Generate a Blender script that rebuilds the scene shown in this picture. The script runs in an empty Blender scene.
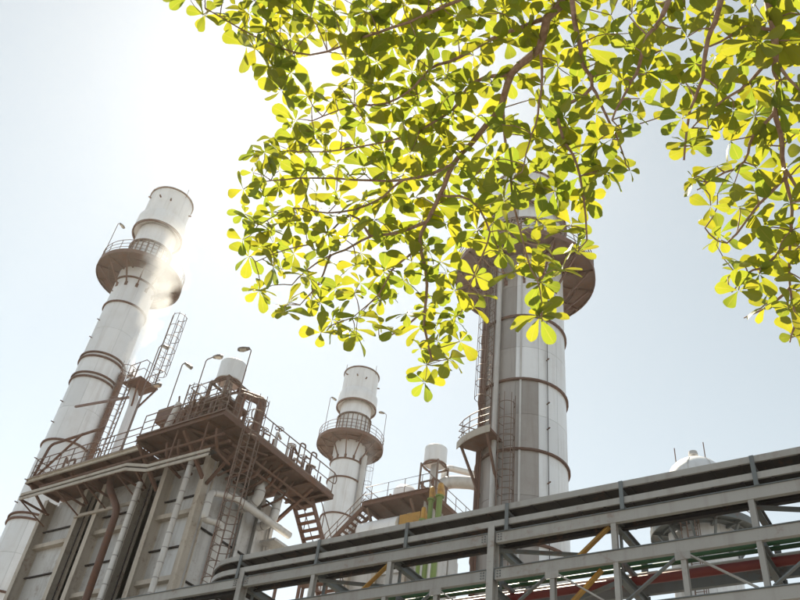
import bpy, math, random
from mathutils import Vector, Matrix
R = math.radians
rnd = random.Random(7)
scene = bpy.context.scene

# ------------------------------------------------------------------ camera
# world: X and Y run along the two faces of the plant, Z is up, metres
CAM = Vector((0, 0, 1.7))
FOC = 834.0 / 800.0
def _basis():
    z = Vector((136, -951, 834)).normalized()
    u = Vector((-1500, 517, 834)); u = (u - z * u.dot(z)).normalized()
    v = u.cross(z)
    if v.x < 0: v = -v
    return v, u, z
_v, _u, _z = _basis()
cam_x = Vector((_v.x, _u.x, _z.x)); cam_d = Vector((_v.y, _u.y, _z.y)); cam_f = Vector((_v.z, _u.z, _z.z))
cd = bpy.data.cameras.new('camera'); cam = bpy.data.objects.new('camera', cd)
scene.collection.objects.link(cam)
cd.sensor_width = 36; cd.lens = 36 * FOC; cd.clip_start = 0.05; cd.clip_end = 6000
m = Matrix.Identity(4)
for i in range(3):
    m[i][0] = cam_x[i]; m[i][1] = -cam_d[i]; m[i][2] = -cam_f[i]; m[i][3] = CAM[i]
cam.matrix_world = m
scene.camera = cam

# ------------------------------------------------------------------ sky and sun
SUN_AZ, SUN_EL = 50.7, 55.5            # azimuth from +X towards +Y
world = bpy.data.worlds.new('World'); scene.world = world; world.use_nodes = True
nt = world.node_tree; nt.nodes.clear()
sky = nt.nodes.new('ShaderNodeTexSky'); sky.sky_type = 'NISHITA'; sky.sun_disc = False
sky.sun_elevation = R(SUN_EL); sky.sun_rotation = R(90 - SUN_AZ)
sky.air_density = 1.0; sky.dust_density = 0.25; sky.ozone_density = 1.0; sky.altitude = 0
bg = nt.nodes.new('ShaderNodeBackground'); bg.inputs['Strength'].default_value = 0.068
wo = nt.nodes.new('ShaderNodeOutputWorld')
hs = nt.nodes.new('ShaderNodeHueSaturation'); hs.inputs['Saturation'].default_value = 0.33; hs.inputs['Hue'].default_value = 0.462      # humid, milky air
nt.links.new(sky.outputs[0], hs.inputs['Color']); nt.links.new(hs.outputs[0], bg.inputs[0]); nt.links.new(bg.outputs[0], wo.inputs[0])
sd = bpy.data.lights.new('sun', 'SUN'); sd.energy = 5.0; sd.angle = R(0.53); sd.color = (1, 0.89, 0.7)
sun = bpy.data.objects.new('sun', sd); scene.collection.objects.link(sun)
sdir = Vector((math.cos(R(SUN_EL)) * math.cos(R(SUN_AZ)), math.cos(R(SUN_EL)) * math.sin(R(SUN_AZ)), math.sin(R(SUN_EL))))
sun.rotation_euler = sdir.to_track_quat('Z', 'Y').to_euler(); sun.location = (0, 0, 80)
scene.view_settings.view_transform = 'Standard'; scene.view_settings.look = 'None'
scene.view_settings.exposure = 1.27; scene.view_settings.gamma = 1
scene.render.engine = 'CYCLES'
scene.cycles.volume_bounces = 4

# ------------------------------------------------------------------ materials
def new_mat(name):
    mt = bpy.data.materials.new(name); mt.use_nodes = True
    n = mt.node_tree; n.nodes.clear()
    return mt, n, n.nodes.new('ShaderNodeOutputMaterial')
def N(n, typ, **kw):
    o = n.nodes.new(typ)
    for k, v in kw.items():
        if k in o.inputs: o.inputs[k].default_value = v
        else: setattr(o, k, v)
    return o
def mixc(n, fac, a, b, blend='MIX'):
    o = n.nodes.new('ShaderNodeMix'); o.data_type = 'RGBA'; o.blend_type = blend
    for s, v in ((0, fac), (6, a), (7, b)):
        if hasattr(v, 'default_value') or hasattr(v, 'is_linked'): n.links.new(v, o.inputs[s])
        else: o.inputs[s].default_value = v if s == 0 else (*v, 1) if len(v) == 3 else v
    return o.outputs[2]
def ramp(n, src, lo, hi, a=0.0, b=1.0):
    o = n.nodes.new('ShaderNodeMapRange'); o.clamp = True
    n.links.new(src, o.inputs[0])
    o.inputs[1].default_value = lo; o.inputs[2].default_value = hi; o.inputs[3].default_value = a; o.inputs[4].default_value = b
    return o.outputs[0]
def painted(name, col, rough=0.5, metal=0.0, dirt=(0.12, 0.09, 0.06), dirt_amt=0.5, rust=(0.16, 0.06, 0.025), rust_amt=0.0,
            streak=0.5, vary=0.12, scale=1.0, bump=0.15):
    """weathered steel: blotches, vertical run-off streaks, rust freckles, a tint of its own for each piece"""
    mt, n, out = new_mat(name)
    tc = N(n, 'ShaderNodeTexCoord'); geo = N(n, 'ShaderNodeNewGeometry'); oi = N(n, 'ShaderNodeObjectInfo')
    off = N(n, 'ShaderNodeVectorMath', operation='SCALE'); n.links.new(oi.outputs['Random'], off.inputs[0]) if False else None
    mp = N(n, 'ShaderNodeMapping'); mp.inputs['Scale'].default_value = (1.9 * scale, 1.9 * scale, 0.16 * scale)
    n.links.new(geo.outputs['Position'], mp.inputs[0])
    s1 = N(n, 'ShaderNodeTexNoise', Scale=1.6, Detail=6.0, Roughness=0.65); n.links.new(mp.outputs[0], s1.inputs['Vector'])
    s2 = N(n, 'ShaderNodeTexNoise', Scale=0.9 * scale, Detail=8.0, Roughness=0.7); n.links.new(geo.outputs['Position'], s2.inputs['Vector'])
    s3 = N(n, 'ShaderNodeTexNoise', Scale=5.5 * scale, Detail=6.0, Roughness=0.75); n.links.new(geo.outputs['Position'], s3.inputs['Vector'])
    c = mixc(n, ramp(n, oi.outputs['Random'], 0, 1), [x * (1 - vary) for x in col], [min(1, x * (1 + vary)) for x in col])
    c = mixc(n, ramp(n, s1.outputs[0], 0.5, 0.78, 0, dirt_amt * streak * 2), c, dirt)
    c = mixc(n, ramp(n, s2.outputs[0], 0.48, 0.75, 0, dirt_amt), c, [0.5 * (a + b) for a, b in zip(dirt, col)])
    if rust_amt > 0:
        mul = N(n, 'ShaderNodeMath', operation='MULTIPLY'); n.links.new(s2.outputs[0], mul.inputs[0]); n.links.new(s3.outputs[0], mul.inputs[1])
        c = mixc(n, ramp(n, mul.outputs[0], 0.30 - 0.12 * rust_amt, 0.38 - 0.1 * rust_amt, 0, min(1, 0.3 + rust_amt)), c, rust)
    b = N(n, 'ShaderNodeBsdfPrincipled'); n.links.new(c, b.inputs['Base Color'])
    b.inputs['Metallic'].default_value = metal
    n.links.new(ramp(n, s2.outputs[0], 0.3, 0.7, max(0.05, rough - 0.1), min(1, rough + 0.15)), b.inputs['Roughness'])
    if bump:
        bp = N(n, 'ShaderNodeBump', Strength=bump, Distance=0.02); n.links.new(s3.outputs[0], bp.inputs['Height']); n.links.new(bp.outputs[0], b.inputs['Normal'])
    n.links.new(b.outputs[0], out.inputs[0])
    return mt
M = {}
M['clad'] = painted('aluminium_cladding', (0.78, 0.80, 0.83), 0.42, 0.15, dirt=(0.38, 0.33, 0.30), dirt_amt=0.45, vary=0.07, scale=0.6, bump=0.05)
M['clad_old'] = painted('weathered_cladding', (0.58, 0.575, 0.57), 0.45, 0.2, dirt=(0.22, 0.17, 0.14), dirt_amt=0.6, vary=0.12, scale=0.8, bump=0.08)
M['clad_brown'] = painted('reflection_and_band_cladding', (0.34, 0.315, 0.30), 0.42, 0.25, dirt=(0.2, 0.155, 0.135), dirt_amt=0.55, vary=0.1, scale=0.7, bump=0.05)  # dark reflection put into the colour of stack sheets; also plain pipe bands
M['ring'] = painted('ring_brown', (0.12, 0.06, 0.042), 0.6, 0.0, dirt=(0.08, 0.05, 0.04), rust_amt=0.4)
M['brown'] = painted('brown_and_flare_steel', (0.135, 0.068, 0.048), 0.6, 0.0, dirt=(0.06, 0.034, 0.026), dirt_amt=0.5, rust_amt=0.4)  # brown steel with the reddish cast of sun flare put into its colour
M['rail'] = painted('railing_steel', (0.17, 0.115, 0.092), 0.5, 0.2, dirt=(0.09, 0.055, 0.04), rust_amt=0.3, vary=0.15)
M['tan'] = painted('tan_steel', (0.46, 0.415, 0.36), 0.5, 0.0, dirt=(0.21, 0.16, 0.12), dirt_amt=0.5, rust_amt=0.15)
M['beam'] = painted('beige_grey_beam', (0.34, 0.335, 0.325), 0.5, 0.0, dirt=(0.16, 0.13, 0.11), dirt_amt=0.5, rust_amt=0.06)
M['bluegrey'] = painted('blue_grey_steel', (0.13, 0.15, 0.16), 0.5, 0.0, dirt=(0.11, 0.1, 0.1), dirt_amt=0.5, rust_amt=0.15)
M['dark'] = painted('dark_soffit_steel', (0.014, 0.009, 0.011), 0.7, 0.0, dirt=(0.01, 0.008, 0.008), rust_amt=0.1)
M['panel'] = painted('casing_panel', (0.52, 0.52, 0.52), 0.4, 0.2, dirt=(0.19, 0.155, 0.13), dirt_amt=0.65, vary=0.1, bump=0.1, rust_amt=0.08)
M['insul'] = painted('pipe_insulation', (0.62, 0.60, 0.575), 0.45, 0.3, dirt=(0.25, 0.2, 0.17), dirt_amt=0.45, vary=0.1)
M['yellow'] = painted('ochre_and_sunlit_paint', (0.42, 0.23, 0.03), 0.5, 0.0, dirt=(0.17, 0.1, 0.04), dirt_amt=0.5, rust_amt=0.2)  # true paint on the elbows; painted-in sunlight on the braces and the housing
M['red'] = painted('red_fire_pipe', (0.17, 0.014, 0.012), 0.4, 0.0, dirt=(0.1, 0.02, 0.02), dirt_amt=0.4)
M['green'] = painted('dark_green_pipe', (0.015, 0.085, 0.03), 0.4, 0.0, dirt=(0.02, 0.03, 0.02), dirt_amt=0.4)
M['lime'] = painted('leaf_green_pipe', (0.13, 0.2, 0.04), 0.45, 0.0, dirt=(0.1, 0.12, 0.03), dirt_amt=0.4)
M['white'] = painted('off_white_pipe', (0.6, 0.6, 0.58), 0.45, 0.0, dirt=(0.25, 0.22, 0.2), dirt_amt=0.4)
M['cable'] = painted('cable_jacket', (0.03, 0.026, 0.028), 0.5, 0.0, dirt=(0.05, 0.04, 0.04), vary=0.3)
M['lamp'] = painted('lamp_housing', (0.2, 0.17, 0.15), 0.45, 0.3)
mt, n, out = new_mat('lamp_glass'); b = N(n, 'ShaderNodeBsdfPrincipled', Roughness=0.12); b.inputs['Base Color'].default_value = (0.55, 0.55, 0.5, 1); n.links.new(b.outputs[0], out.inputs[0]); M['glass'] = mt
# ground: dusty concrete and gravel
mt, n, out = new_mat('plant_ground'); geo = N(n, 'ShaderNodeNewGeometry')
s1 = N(n, 'ShaderNodeTexNoise', Scale=0.12, Detail=8.0); s2 = N(n, 'ShaderNodeTexNoise', Scale=9.0, Detail=8.0)
for s in (s1, s2): n.links.new(geo.outputs['Position'], s.inputs['Vector'])
c = mixc(n, ramp(n, s1.outputs[0], 0.35, 0.65), (0.12, 0.115, 0.105), (0.17, 0.16, 0.145)); c = mixc(n, ramp(n, s2.outputs[0], 0.4, 0.7, 0, 0.4), c, (0.08, 0.075, 0.07))
b = N(n, 'ShaderNodeBsdfPrincipled', Roughness=0.9); n.links.new(c, b.inputs['Base Color']); n.links.new(b.outputs[0], out.inputs[0]); M['ground'] = mt
# bark
mt, n, out = new_mat('bark'); tc = N(n, 'ShaderNodeTexCoord')
s1 = N(n, 'ShaderNodeTexNoise', Scale=60.0, Detail=6.0); n.links.new(tc.outputs['Object'], s1.inputs['Vector'])
s2 = N(n, 'ShaderNodeTexNoise', Scale=14.0, Detail=4.0); n.links.new(tc.outputs['Object'], s2.inputs['Vector'])
c = mixc(n, ramp(n, s1.outputs[0], 0.35, 0.65), (0.24, 0.145, 0.115), (0.40, 0.27, 0.22)); c = mixc(n, ramp(n, s2.outputs[0], 0.5, 0.7, 0, 0.6), c, (0.34, 0.27, 0.22))
b = N(n, 'ShaderNodeBsdfPrincipled', Roughness=0.8); n.links.new(c, b.inputs['Base Color'])
bp = N(n, 'ShaderNodeBump', Strength=0.4, Distance=0.003); n.links.new(s1.outputs[0], bp.inputs['Height']); n.links.new(bp.outputs[0], b.inputs['Normal'])
n.links.new(b.outputs[0], out.inputs[0]); M['bark'] = mt
# leaves: thin, light passes through them; pigment varies from leaf to leaf
mt, n, out = new_mat('leaf'); oi = N(n, 'ShaderNodeObjectInfo'); at = N(n, 'ShaderNodeAttribute', attribute_name='tone')
tc = N(n, 'ShaderNodeTexCoord'); uvn = N(n, 'ShaderNodeUVMap')
ad = N(n, 'ShaderNodeMath', operation='ADD'); n.links.new(oi.outputs['Random'], ad.inputs[0]); n.links.new(at.outputs['Fac'], ad.inputs[1])
fr = N(n, 'ShaderNodeMath', operation='FRACT'); n.links.new(ad.outputs[0], fr.inputs[0])
sep = N(n, 'ShaderNodeSeparateXYZ'); n.links.new(uvn.outputs[0], sep.inputs[0])
ab = N(n, 'ShaderNodeMath', operation='ABSOLUTE'); n.links.new(sep.outputs[0], ab.inputs[0])
vein_mid = ramp(n, ab.outputs[0], 0.02, 0.07, 1, 0)
wv = N(n, 'ShaderNodeMath', operation='MULTIPLY_ADD'); n.links.new(ab.outputs[0], wv.inputs[0]); wv.inputs[1].default_value = -0.55; n.links.new(sep.outputs[1], wv.inputs[2])
sn = N(n, 'ShaderNodeMath', operation='MULTIPLY'); n.links.new(wv.outputs[0], sn.inputs[0]); sn.inputs[1].default_value = 52.0
si = N(n, 'ShaderNodeMath', operation='SINE'); n.links.new(sn.outputs[0], si.inputs[0])
vein = ramp(n, si.outputs[0], 0.8, 1.0, 0, 0.35)
vm = N(n, 'ShaderNodeMath', operation='MAXIMUM'); n.links.new(vein_mid, vm.inputs[0]); n.links.new(vein, vm.inputs[1])
nz = N(n, 'ShaderNodeTexNoise', Scale=35.0, Detail=4.0); n.links.new(tc.outputs['Object'], nz.inputs['Vector'])
refl = mixc(n, fr.outputs[0], (0.13, 0.18, 0.045), (0.16, 0.19, 0.045)); refl = mixc(n, vm.outputs[0], refl, (0.17, 0.2, 0.05))
trans = mixc(n, fr.outputs[0], (0.25, 0.33, 0.025), (0.48, 0.43, 0.02)); trans = mixc(n, ramp(n, nz.outputs[0], 0.4, 0.75, 0, 0.35), trans, (0.23, 0.32, 0.025))
trans = mixc(n, vm.outputs[0], trans, (0.42, 0.4, 0.06))
b = N(n, 'ShaderNodeBsdfPrincipled', Roughness=0.38); n.links.new(refl, b.inputs['Base Color'])
tr = N(n, 'ShaderNodeBsdfTranslucent'); n.links.new(trans, tr.inputs['Color'])
mx = N(n, 'ShaderNodeMixShader', Fac=0.58); n.links.new(b.outputs[0], mx.inputs[1]); n.links.new(tr.outputs[0], mx.inputs[2]); n.links.new(mx.outputs[0], out.inputs[0]); M['leaf'] = mt
# steam: thins out from the plume's axis and along its length, torn by noise
def steam_mat(name, a, b, r0, grow, rmax, dens, scale):
    mt, n, out = new_mat(name); geo = N(n, 'ShaderNodeNewGeometry'); a = Vector(a); b = Vector(b); L = (b - a).length; d = (b - a) / L
    def vm(op, x, y=None):
        o = N(n, 'ShaderNodeVectorMath', operation=op)
        for k, v in ((0, x), (1, y)):
            if v is None: continue
            if isinstance(v, Vector): o.inputs[k].default_value = v
            else: n.links.new(v, o.inputs[k])
        return o
    def ma(op, x, y, z=None):
        o = N(n, 'ShaderNodeMath', operation=op)
        for k, v in ((0, x), (1, y), (2, z)):
            if v is None: continue
            if isinstance(v, (int, float)): o.inputs[k].default_value = v
            else: n.links.new(v, o.inputs[k])
        return o.outputs[0]
    wn = N(n, 'ShaderNodeTexNoise', Scale=0.35, Detail=3.0); n.links.new(geo.outputs['Position'], wn.inputs['Vector'])
    warp = vm('SCALE', vm('SUBTRACT', wn.outputs['Color'], Vector((0.5, 0.5, 0.5))).outputs[0]); warp.inputs['Scale'].default_value = 1.9
    pos = vm('ADD', geo.outputs['Position'], warp.outputs[0]).outputs[0]
    rel = vm('SUBTRACT', pos, a).outputs[0]; t = vm('DOT_PRODUCT', rel, d).outputs['Value']
    ds = vm('LENGTH', vm('CROSS_PRODUCT', rel, d).outputs[0]).outputs['Value']
    rad = ma('MINIMUM', ma('MULTIPLY_ADD', ma('MAXIMUM', t, 0.0), grow, r0), rmax)
    edge = ma('DIVIDE', ds, rad)
    nz = N(n, 'ShaderNodeTexNoise', Scale=scale, Detail=6.0, Roughness=0.62); n.links.new(geo.outputs['Position'], nz.inputs['Vector'])
    f = ma('ADD', ma('SUBTRACT', 1.1, edge), ma('MULTIPLY', ma('SUBTRACT', nz.outputs[0], 0.5), 2.6))
    fade = ramp(n, t, L * 0.2, L, 1.0, 0.0)
    de = ma('MULTIPLY', ramp(n, f, 0.0, 0.7, 0, dens), ma('MULTIPLY', fade, fade))
    v = N(n, 'ShaderNodeVolumePrincipled'); v.inputs['Color'].default_value = (0.995, 0.995, 0.99, 1); v.inputs['Anisotropy'].default_value = 0.15
    n.links.new(de, v.inputs['Density']); n.links.new(v.outputs[0], out.inputs['Volume'])
    return mt

# ------------------------------------------------------------------ mesh tools
COL = scene.collection
BASE = {}
def link(o): COL.objects.link(o); return o
def tag(o, label=None, cat=None, group=None, kind=None):
    for k, v in (('label', label), ('category', cat), ('group', group), ('kind', kind)):
        if v: o[k] = v
    return o
def thing(name, label, cat, loc, group=None):
    o = link(bpy.data.objects.new(name, None)); o.empty_display_size = 0.3; o.location = loc; BASE[o] = Vector(loc)
    return tag(o, label, cat, group)
def frame(d, up):
    d = d.normalized(); up = Vector(up)
    s = d.cross(up)
    if s.length < 1e-4: s = d.cross(Vector((1, 0, 0)))
    s.normalize(); return d, s, s.cross(d).normalized()
class MB:
    def __init__(self): self.v = []; self.f = []; self.uv = None
    def add(self, vs, fs):
        k = len(self.v); self.v += [Vector(p) for p in vs]; self.f += [tuple(i + k for i in f) for f in fs]; return self
    def hexa(self, p):   # 8 points, bottom ring then top ring
        return self.add(p, [(3, 2, 1, 0), (4, 5, 6, 7), (0, 1, 5, 4), (1, 2, 6, 5), (2, 3, 7, 6), (3, 0, 4, 7)])
    def box(self, a, b):
        x0, y0, z0 = a; x1, y1, z1 = b
        return self.hexa([(x0, y0, z0), (x1, y0, z0), (x1, y1, z0), (x0, y1, z0), (x0, y0, z1), (x1, y0, z1), (x1, y1, z1), (x0, y1, z1)])
    def bar(self, p, q, w, h, up=(0, 0, 1), ou=0, os=0):
        p = Vector(p); q = Vector(q); d, s, u = frame(q - p, up)
        p = p + s * os + u * ou; q = q + s * os + u * ou; a = s * w / 2; b = u * h / 2
        return self.hexa([p - a - b, p + a - b, p + a + b, p - a + b, q - a - b, q + a - b, q + a + b, q - a + b])
    def ibeam(self, p, q, h, b, t=0.02, up=(0, 0, 1)):
        self.bar(p, q, b, t, up, ou=h / 2 - t / 2); self.bar(p, q, b, t, up, ou=-h / 2 + t / 2)
        return self.bar(p, q, t * 0.8, h - 2 * t, up)
    def channel(self, p, q, h, b, t=0.015, side=1, up=(0, 0, 1)):
        self.bar(p, q, b, t, up, ou=h / 2 - t / 2); self.bar(p, q, b, t, up, ou=-h / 2 + t / 2)
        return self.bar(p, q, t, h - 2 * t, up, os=side * (b / 2 - t / 2))
    def angle(self, p, q, a, t=0.012, up=(0, 0, 1)):
        self.bar(p, q, a, t, up, ou=a / 2); return self.bar(p, q, t, a - t, up, os=a / 2 - t / 2, ou=-t / 2)
    def tube(self, pts, r, n=8, radii=None, cap=True, closed=False):
        pts = [Vector(p) for p in pts]; k = len(pts); rings = []; s = None
        for i, p in enumerate(pts):
            a = pts[(i - 1) % k] if (i > 0 or closed) else p; b = pts[(i + 1) % k] if (i < k - 1 or closed) else p
            d = (b - a).normalized()
            if s is None: d, s, u = frame(d, (0, 0, 1))
            else:
                s = s - d * s.dot(d)
                s = s.normalized() if s.length > 1e-6 else frame(d, (0, 0, 1))[1]
            u = s.cross(d); rr = radii[i] if radii else r
            rings.append([p + (s * math.cos(2 * math.pi * j / n) + u * math.sin(2 * math.pi * j / n)) * rr for j in range(n)])
        fs = []
        for i in range(k if closed else k - 1):
            for j in range(n):
                a0 = i * n; b0 = ((i + 1) % k) * n; fs.append((a0 + j, b0 + j, b0 + (j + 1) % n, a0 + (j + 1) % n))
        if cap and not closed: fs += [tuple(range(n)), tuple(reversed(range((k - 1) * n, k * n)))]
        return self.add([p for rg in rings for p in rg], fs)
    def lathe(self, prof, c, n=32, a0=0.0, a1=2 * math.pi, close_prof=False):
        c = Vector(c); full = abs(a1 - a0 - 2 * math.pi) < 1e-6; cols = n if full else n + 1; k = len(prof)
        vs = []
        for i in range(cols):
            a = a0 + (a1 - a0) * i / n
            vs += [c + Vector((math.cos(a) * r, math.sin(a) * r, z)) for r, z in prof]
        fs = []
        for i in range(n):
            for j in range(k if close_prof else k - 1):
                A = i * k + j; B = ((i + 1) % cols) * k + j; A2 = i * k + (j + 1) % k; B2 = ((i + 1) % cols) * k + (j + 1) % k
                fs.append((A, B, B2, A2))
        if not full and close_prof: fs += [tuple(range(k)), tuple(reversed([n * k + j for j in range(k)]))]
        return self.add(vs, fs)
    def ring(self, c, r0, r1, z0, z1, n=40): return self.lathe([(r0, z0), (r1, z0), (r1, z1), (r0, z1)], c, n, close_prof=True)
    def mesh(self, name, mat, smooth=False, off=Vector((0, 0, 0))):
        me = bpy.data.meshes.new(name); me.from_pydata([tuple(p - off) for p in self.v], [], self.f); me.materials.append(mat)
        if smooth:
            me.polygons.foreach_set('use_smooth', [True] * len(me.polygons)); me.set_sharp_from_angle(angle=R(38))
        me.update(); return me
    def build(self, name, mat, parent=None, smooth=False, label=None):
        base = BASE.get(parent, Vector((0, 0, 0)))
        o = link(bpy.data.objects.new(name, self.mesh(name, mat, smooth, base)))
        if parent: o.parent = parent
        BASE[o] = base
        if label: o['label'] = label
        return o
def inst(name, me, parent, loc, rz=0.0, scale=None):
    o = link(bpy.data.objects.new(name, me)); o.location = Vector(loc) - BASE.get(parent, Vector((0, 0, 0))); o.rotation_euler.z = rz
    if scale: o.scale = scale
    o.parent = parent; return o
def P3(*a): return Vector(a)
def bend(pts, rad, seg=4):
    """round the corners of a pipe run"""
    pts = [Vector(p) for p in pts]; res = [pts[0]]
    for i in range(1, len(pts) - 1):
        a, b, c = pts[i - 1], pts[i], pts[i + 1]; r = min(rad, (b - a).length * 0.48, (c - b).length * 0.48)
        p, q = b + (a - b).normalized() * r, b + (c - b).normalized() * r
        for k in range(seg + 1):
            t = k / seg; res.append(p * (1 - t) ** 2 + b * 2 * t * (1 - t) + q * t ** 2)
    res.append(pts[-1]); return res

# ------------------------------------------------------------------ ground
g = MB(); S = 600; g.add([(-S, -S, 0), (S, -S, 0), (S, S, 0), (-S, S, 0)], [(0, 1, 2, 3)])
tag(g.build('ground', M['ground']), kind='structure')

# ------------------------------------------------------------------ common pieces
POST = {}
def post_mesh(h=1.1):
    if h not in POST:
        b = MB(); b.tube([(0, 0, 0), (0, 0, h)], 0.024, 6); b.box((-0.05, -0.05, 0), (0.05, 0.05, 0.02)); POST[h] = b.mesh('railing_post', M['rail'])
    return POST[h]
def railing(part, path, h=1.1, step=1.4, closed=False, toe=True, end_loops=False, mids=(0.55,)):
    """handrail, knee rail and toe board along a path on the deck; the posts are pieces of their own"""
    path = [Vector(p) for p in path]
    up = Vector((0, 0, 1))
    def lift(z): return [p + up * z for p in path]
    b = MB()
    top = lift(h)
    if end_loops:
        d0 = (path[0] - path[1]).normalized(); d1 = (path[-1] - path[-2]).normalized()
        def loop(p, d): return [p + up * h + d * 0.0, p + d * 0.16 + up * (h - 0.07), p + d * 0.22 + up * (h - 0.28), p + d * 0.16 + up * (h - 0.48), p + up * (h - 0.55)]
        top = list(reversed(loop(path[0], d0))) + top[1:-1] + loop(path[-1], d1)
    b.tube(top, 0.027, 6, closed=closed)
    b.build('handrail', M['rail'], part, True)
    for z in mids: MB().tube(lift(z), 0.022, 6, closed=closed).build('knee_rail', M['rail'], part, True)
    if toe:
        t = MB(); pp = path + ([path[0]] if closed else [])
        for a, c in zip(pp, pp[1:]): t.bar(a + up * 0.07, c + up * 0.07, 0.012, 0.13)
        t.build('toe_board', M['rail'], part)
    pp = path + ([path[0]] if closed else [])
    L = [0]
    for a, c in zip(pp, pp[1:]): L.append(L[-1] + (c - a).length)
    k = max(1, round(L[-1] / step))
    for i in range(k if closed else k + 1):
        s = L[-1] * i / k; j = 0
        while j < len(L) - 2 and L[j + 1] < s: j += 1
        t = (s - L[j]) / (L[j + 1] - L[j]); inst('railing_post', post_mesh(h), part, pp[j].lerp(pp[j + 1], t))
HOOP = {}
def caged_ladder(root, base, top, face, width=0.46, cage_from=2.3, hoop_r=0.38, mat='rail', extra=1.1, cage=True, hoop_step=0.9):
    """vertical ladder with safety cage; face = horizontal direction the climber's back points to"""
    base = Vector(base); top = Vector(top); f = Vector((face[0], face[1], 0)).normalized(); s = Vector((-f.y, f.x, 0)); up = Vector((0, 0, 1))
    L = (top - base).length + extra
    b = MB()
    for k in (-1, 1): b.bar(base + s * k * width / 2, base + s * k * width / 2 + up * L, 0.02, 0.065, up=f)
    lad = b.build('ladder', M[mat], root)
    rg = MB(); z = 0.3
    while z < L - extra: rg.tube([base + up * z - s * width / 2, base + up * z + s * width / 2], 0.014, 5); z += 0.3
    tag(rg.build('rungs', M[mat], lad), kind='stuff')
    if not cage: return lad
    key = (hoop_r, width, mat)
    if key not in HOOP:
        h = MB(); h.tube([(0.0, -width / 2, 0)] + [(0.36 + hoop_r * math.cos(a), hoop_r * math.sin(a), 0) for a in [R(-120 + 240 * i / 12) for i in range(13)]] + [(0, width / 2, 0)], 0.018, 5, cap=False)
        HOOP[key] = h.mesh('cage_hoop', M[mat], True)
    rz = math.atan2(f.y, f.x); z = cage_from
    while z <= L + 0.01: inst('cage_hoop', HOOP[key], lad, base + up * z, rz); z += hoop_step
    for a in (-100, -50, 0, 50, 100):
        q = base + f * (0.36 + (hoop_r + 0.01) * math.cos(R(a))) + s * (hoop_r + 0.01) * math.sin(R(a))
        MB().bar(q + up * cage_from, q + up * L, 0.035, 0.008, up=f).build('cage_strap', M[mat], lad)
    return lad
def lamp_pole(base, h, direction, label, arm=0.35, head_drop=0.0):
    t = thing('floodlight_pole', label, 'light pole', base, 'floodlight poles on the plant'); b = Vector(base); d = Vector((direction[0], direction[1], 0)).normalized()
    p = MB(); p.tube(bend([b, b + P3(0, 0, h - 0.1), b + P3(0, 0, h) + d * arm], 0.12), 0.026, 6); p.box(b + P3(-0.07, -0.07, 0), b + P3(0.07, 0.07, 0.02))
    p.build('pole', M['rail'], t, True)
    e = b + P3(0, 0, h) + d * arm; hd = MB()
    q = e + d * 0.5 - P3(0, 0, head_drop)
    s = Vector((-d.y, d.x, 0)); prof = [(0, 0.05), (0.12, 0.10), (0.3, 0.16), (0.46, 0.13), (0.55, 0.05)]
    dd = (q - e).normalized(); up = s.cross(dd) * -1
    rings = []
    for x, w in prof: rings.append([e + dd * x + s * w + up * -0.05, e + dd * x + s * w * 0.8 + up * 0.05, e + dd * x + up * (0.05 + w * 0.5), e + dd * x - s * w * 0.8 + up * 0.05, e + dd * x - s * w + up * -0.05])
    vs = [v for r_ in rings for v in r_]; fs = []
    for i in range(len(rings) - 1):
        for j in range(5): fs.append((i * 5 + j, (i + 1) * 5 + j, (i + 1) * 5 + (j + 1) % 5, i * 5 + (j + 1) % 5))
    fs += [(4, 3, 2, 1, 0), tuple(range(len(vs) - 5, len(vs)))]
    hd.add(vs, fs); ho = hd.build('lamp_head', M['lamp'], t)
    MB().bar(e + dd * 0.15 - up * 0.055, e + dd * 0.45 - up * 0.055, 0.2, 0.012, up=up).build('lens', M['glass'], ho)
    return t

# ------------------------------------------------------------------ exhaust stacks
def polar(az, hd, z=0.0): return Vector((hd * math.cos(R(az)), hd * math.sin(R(az)), z))
def sheets(root, c, r, z_edges, ns, mat, seg=5, phase=None, pick=None):
    for z0, z1 in zip(z_edges, z_edges[1:]):
        b = MB(); half = math.pi / ns
        b.lathe([(r - 0.035, 0.0), (r + 0.004, 0.0), (r, (z1 - z0) - 0.012), (r - 0.035, (z1 - z0) - 0.012)], (0, 0, 0), seg, -half + 0.004, half - 0.004, close_prof=True)
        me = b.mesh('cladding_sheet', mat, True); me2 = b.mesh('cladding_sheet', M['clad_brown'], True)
        for i in range(ns):
            a = 2 * math.pi * (i + 0.5 * (int(z0 * 10) % 2)) / ns if phase is None else phase + 2 * math.pi * i / ns
            inst('cladding_sheet', me2 if pick and pick(math.degrees(a) % 360, z0) else me, root, Vector((c.x, c.y, z0)), a)
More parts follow.
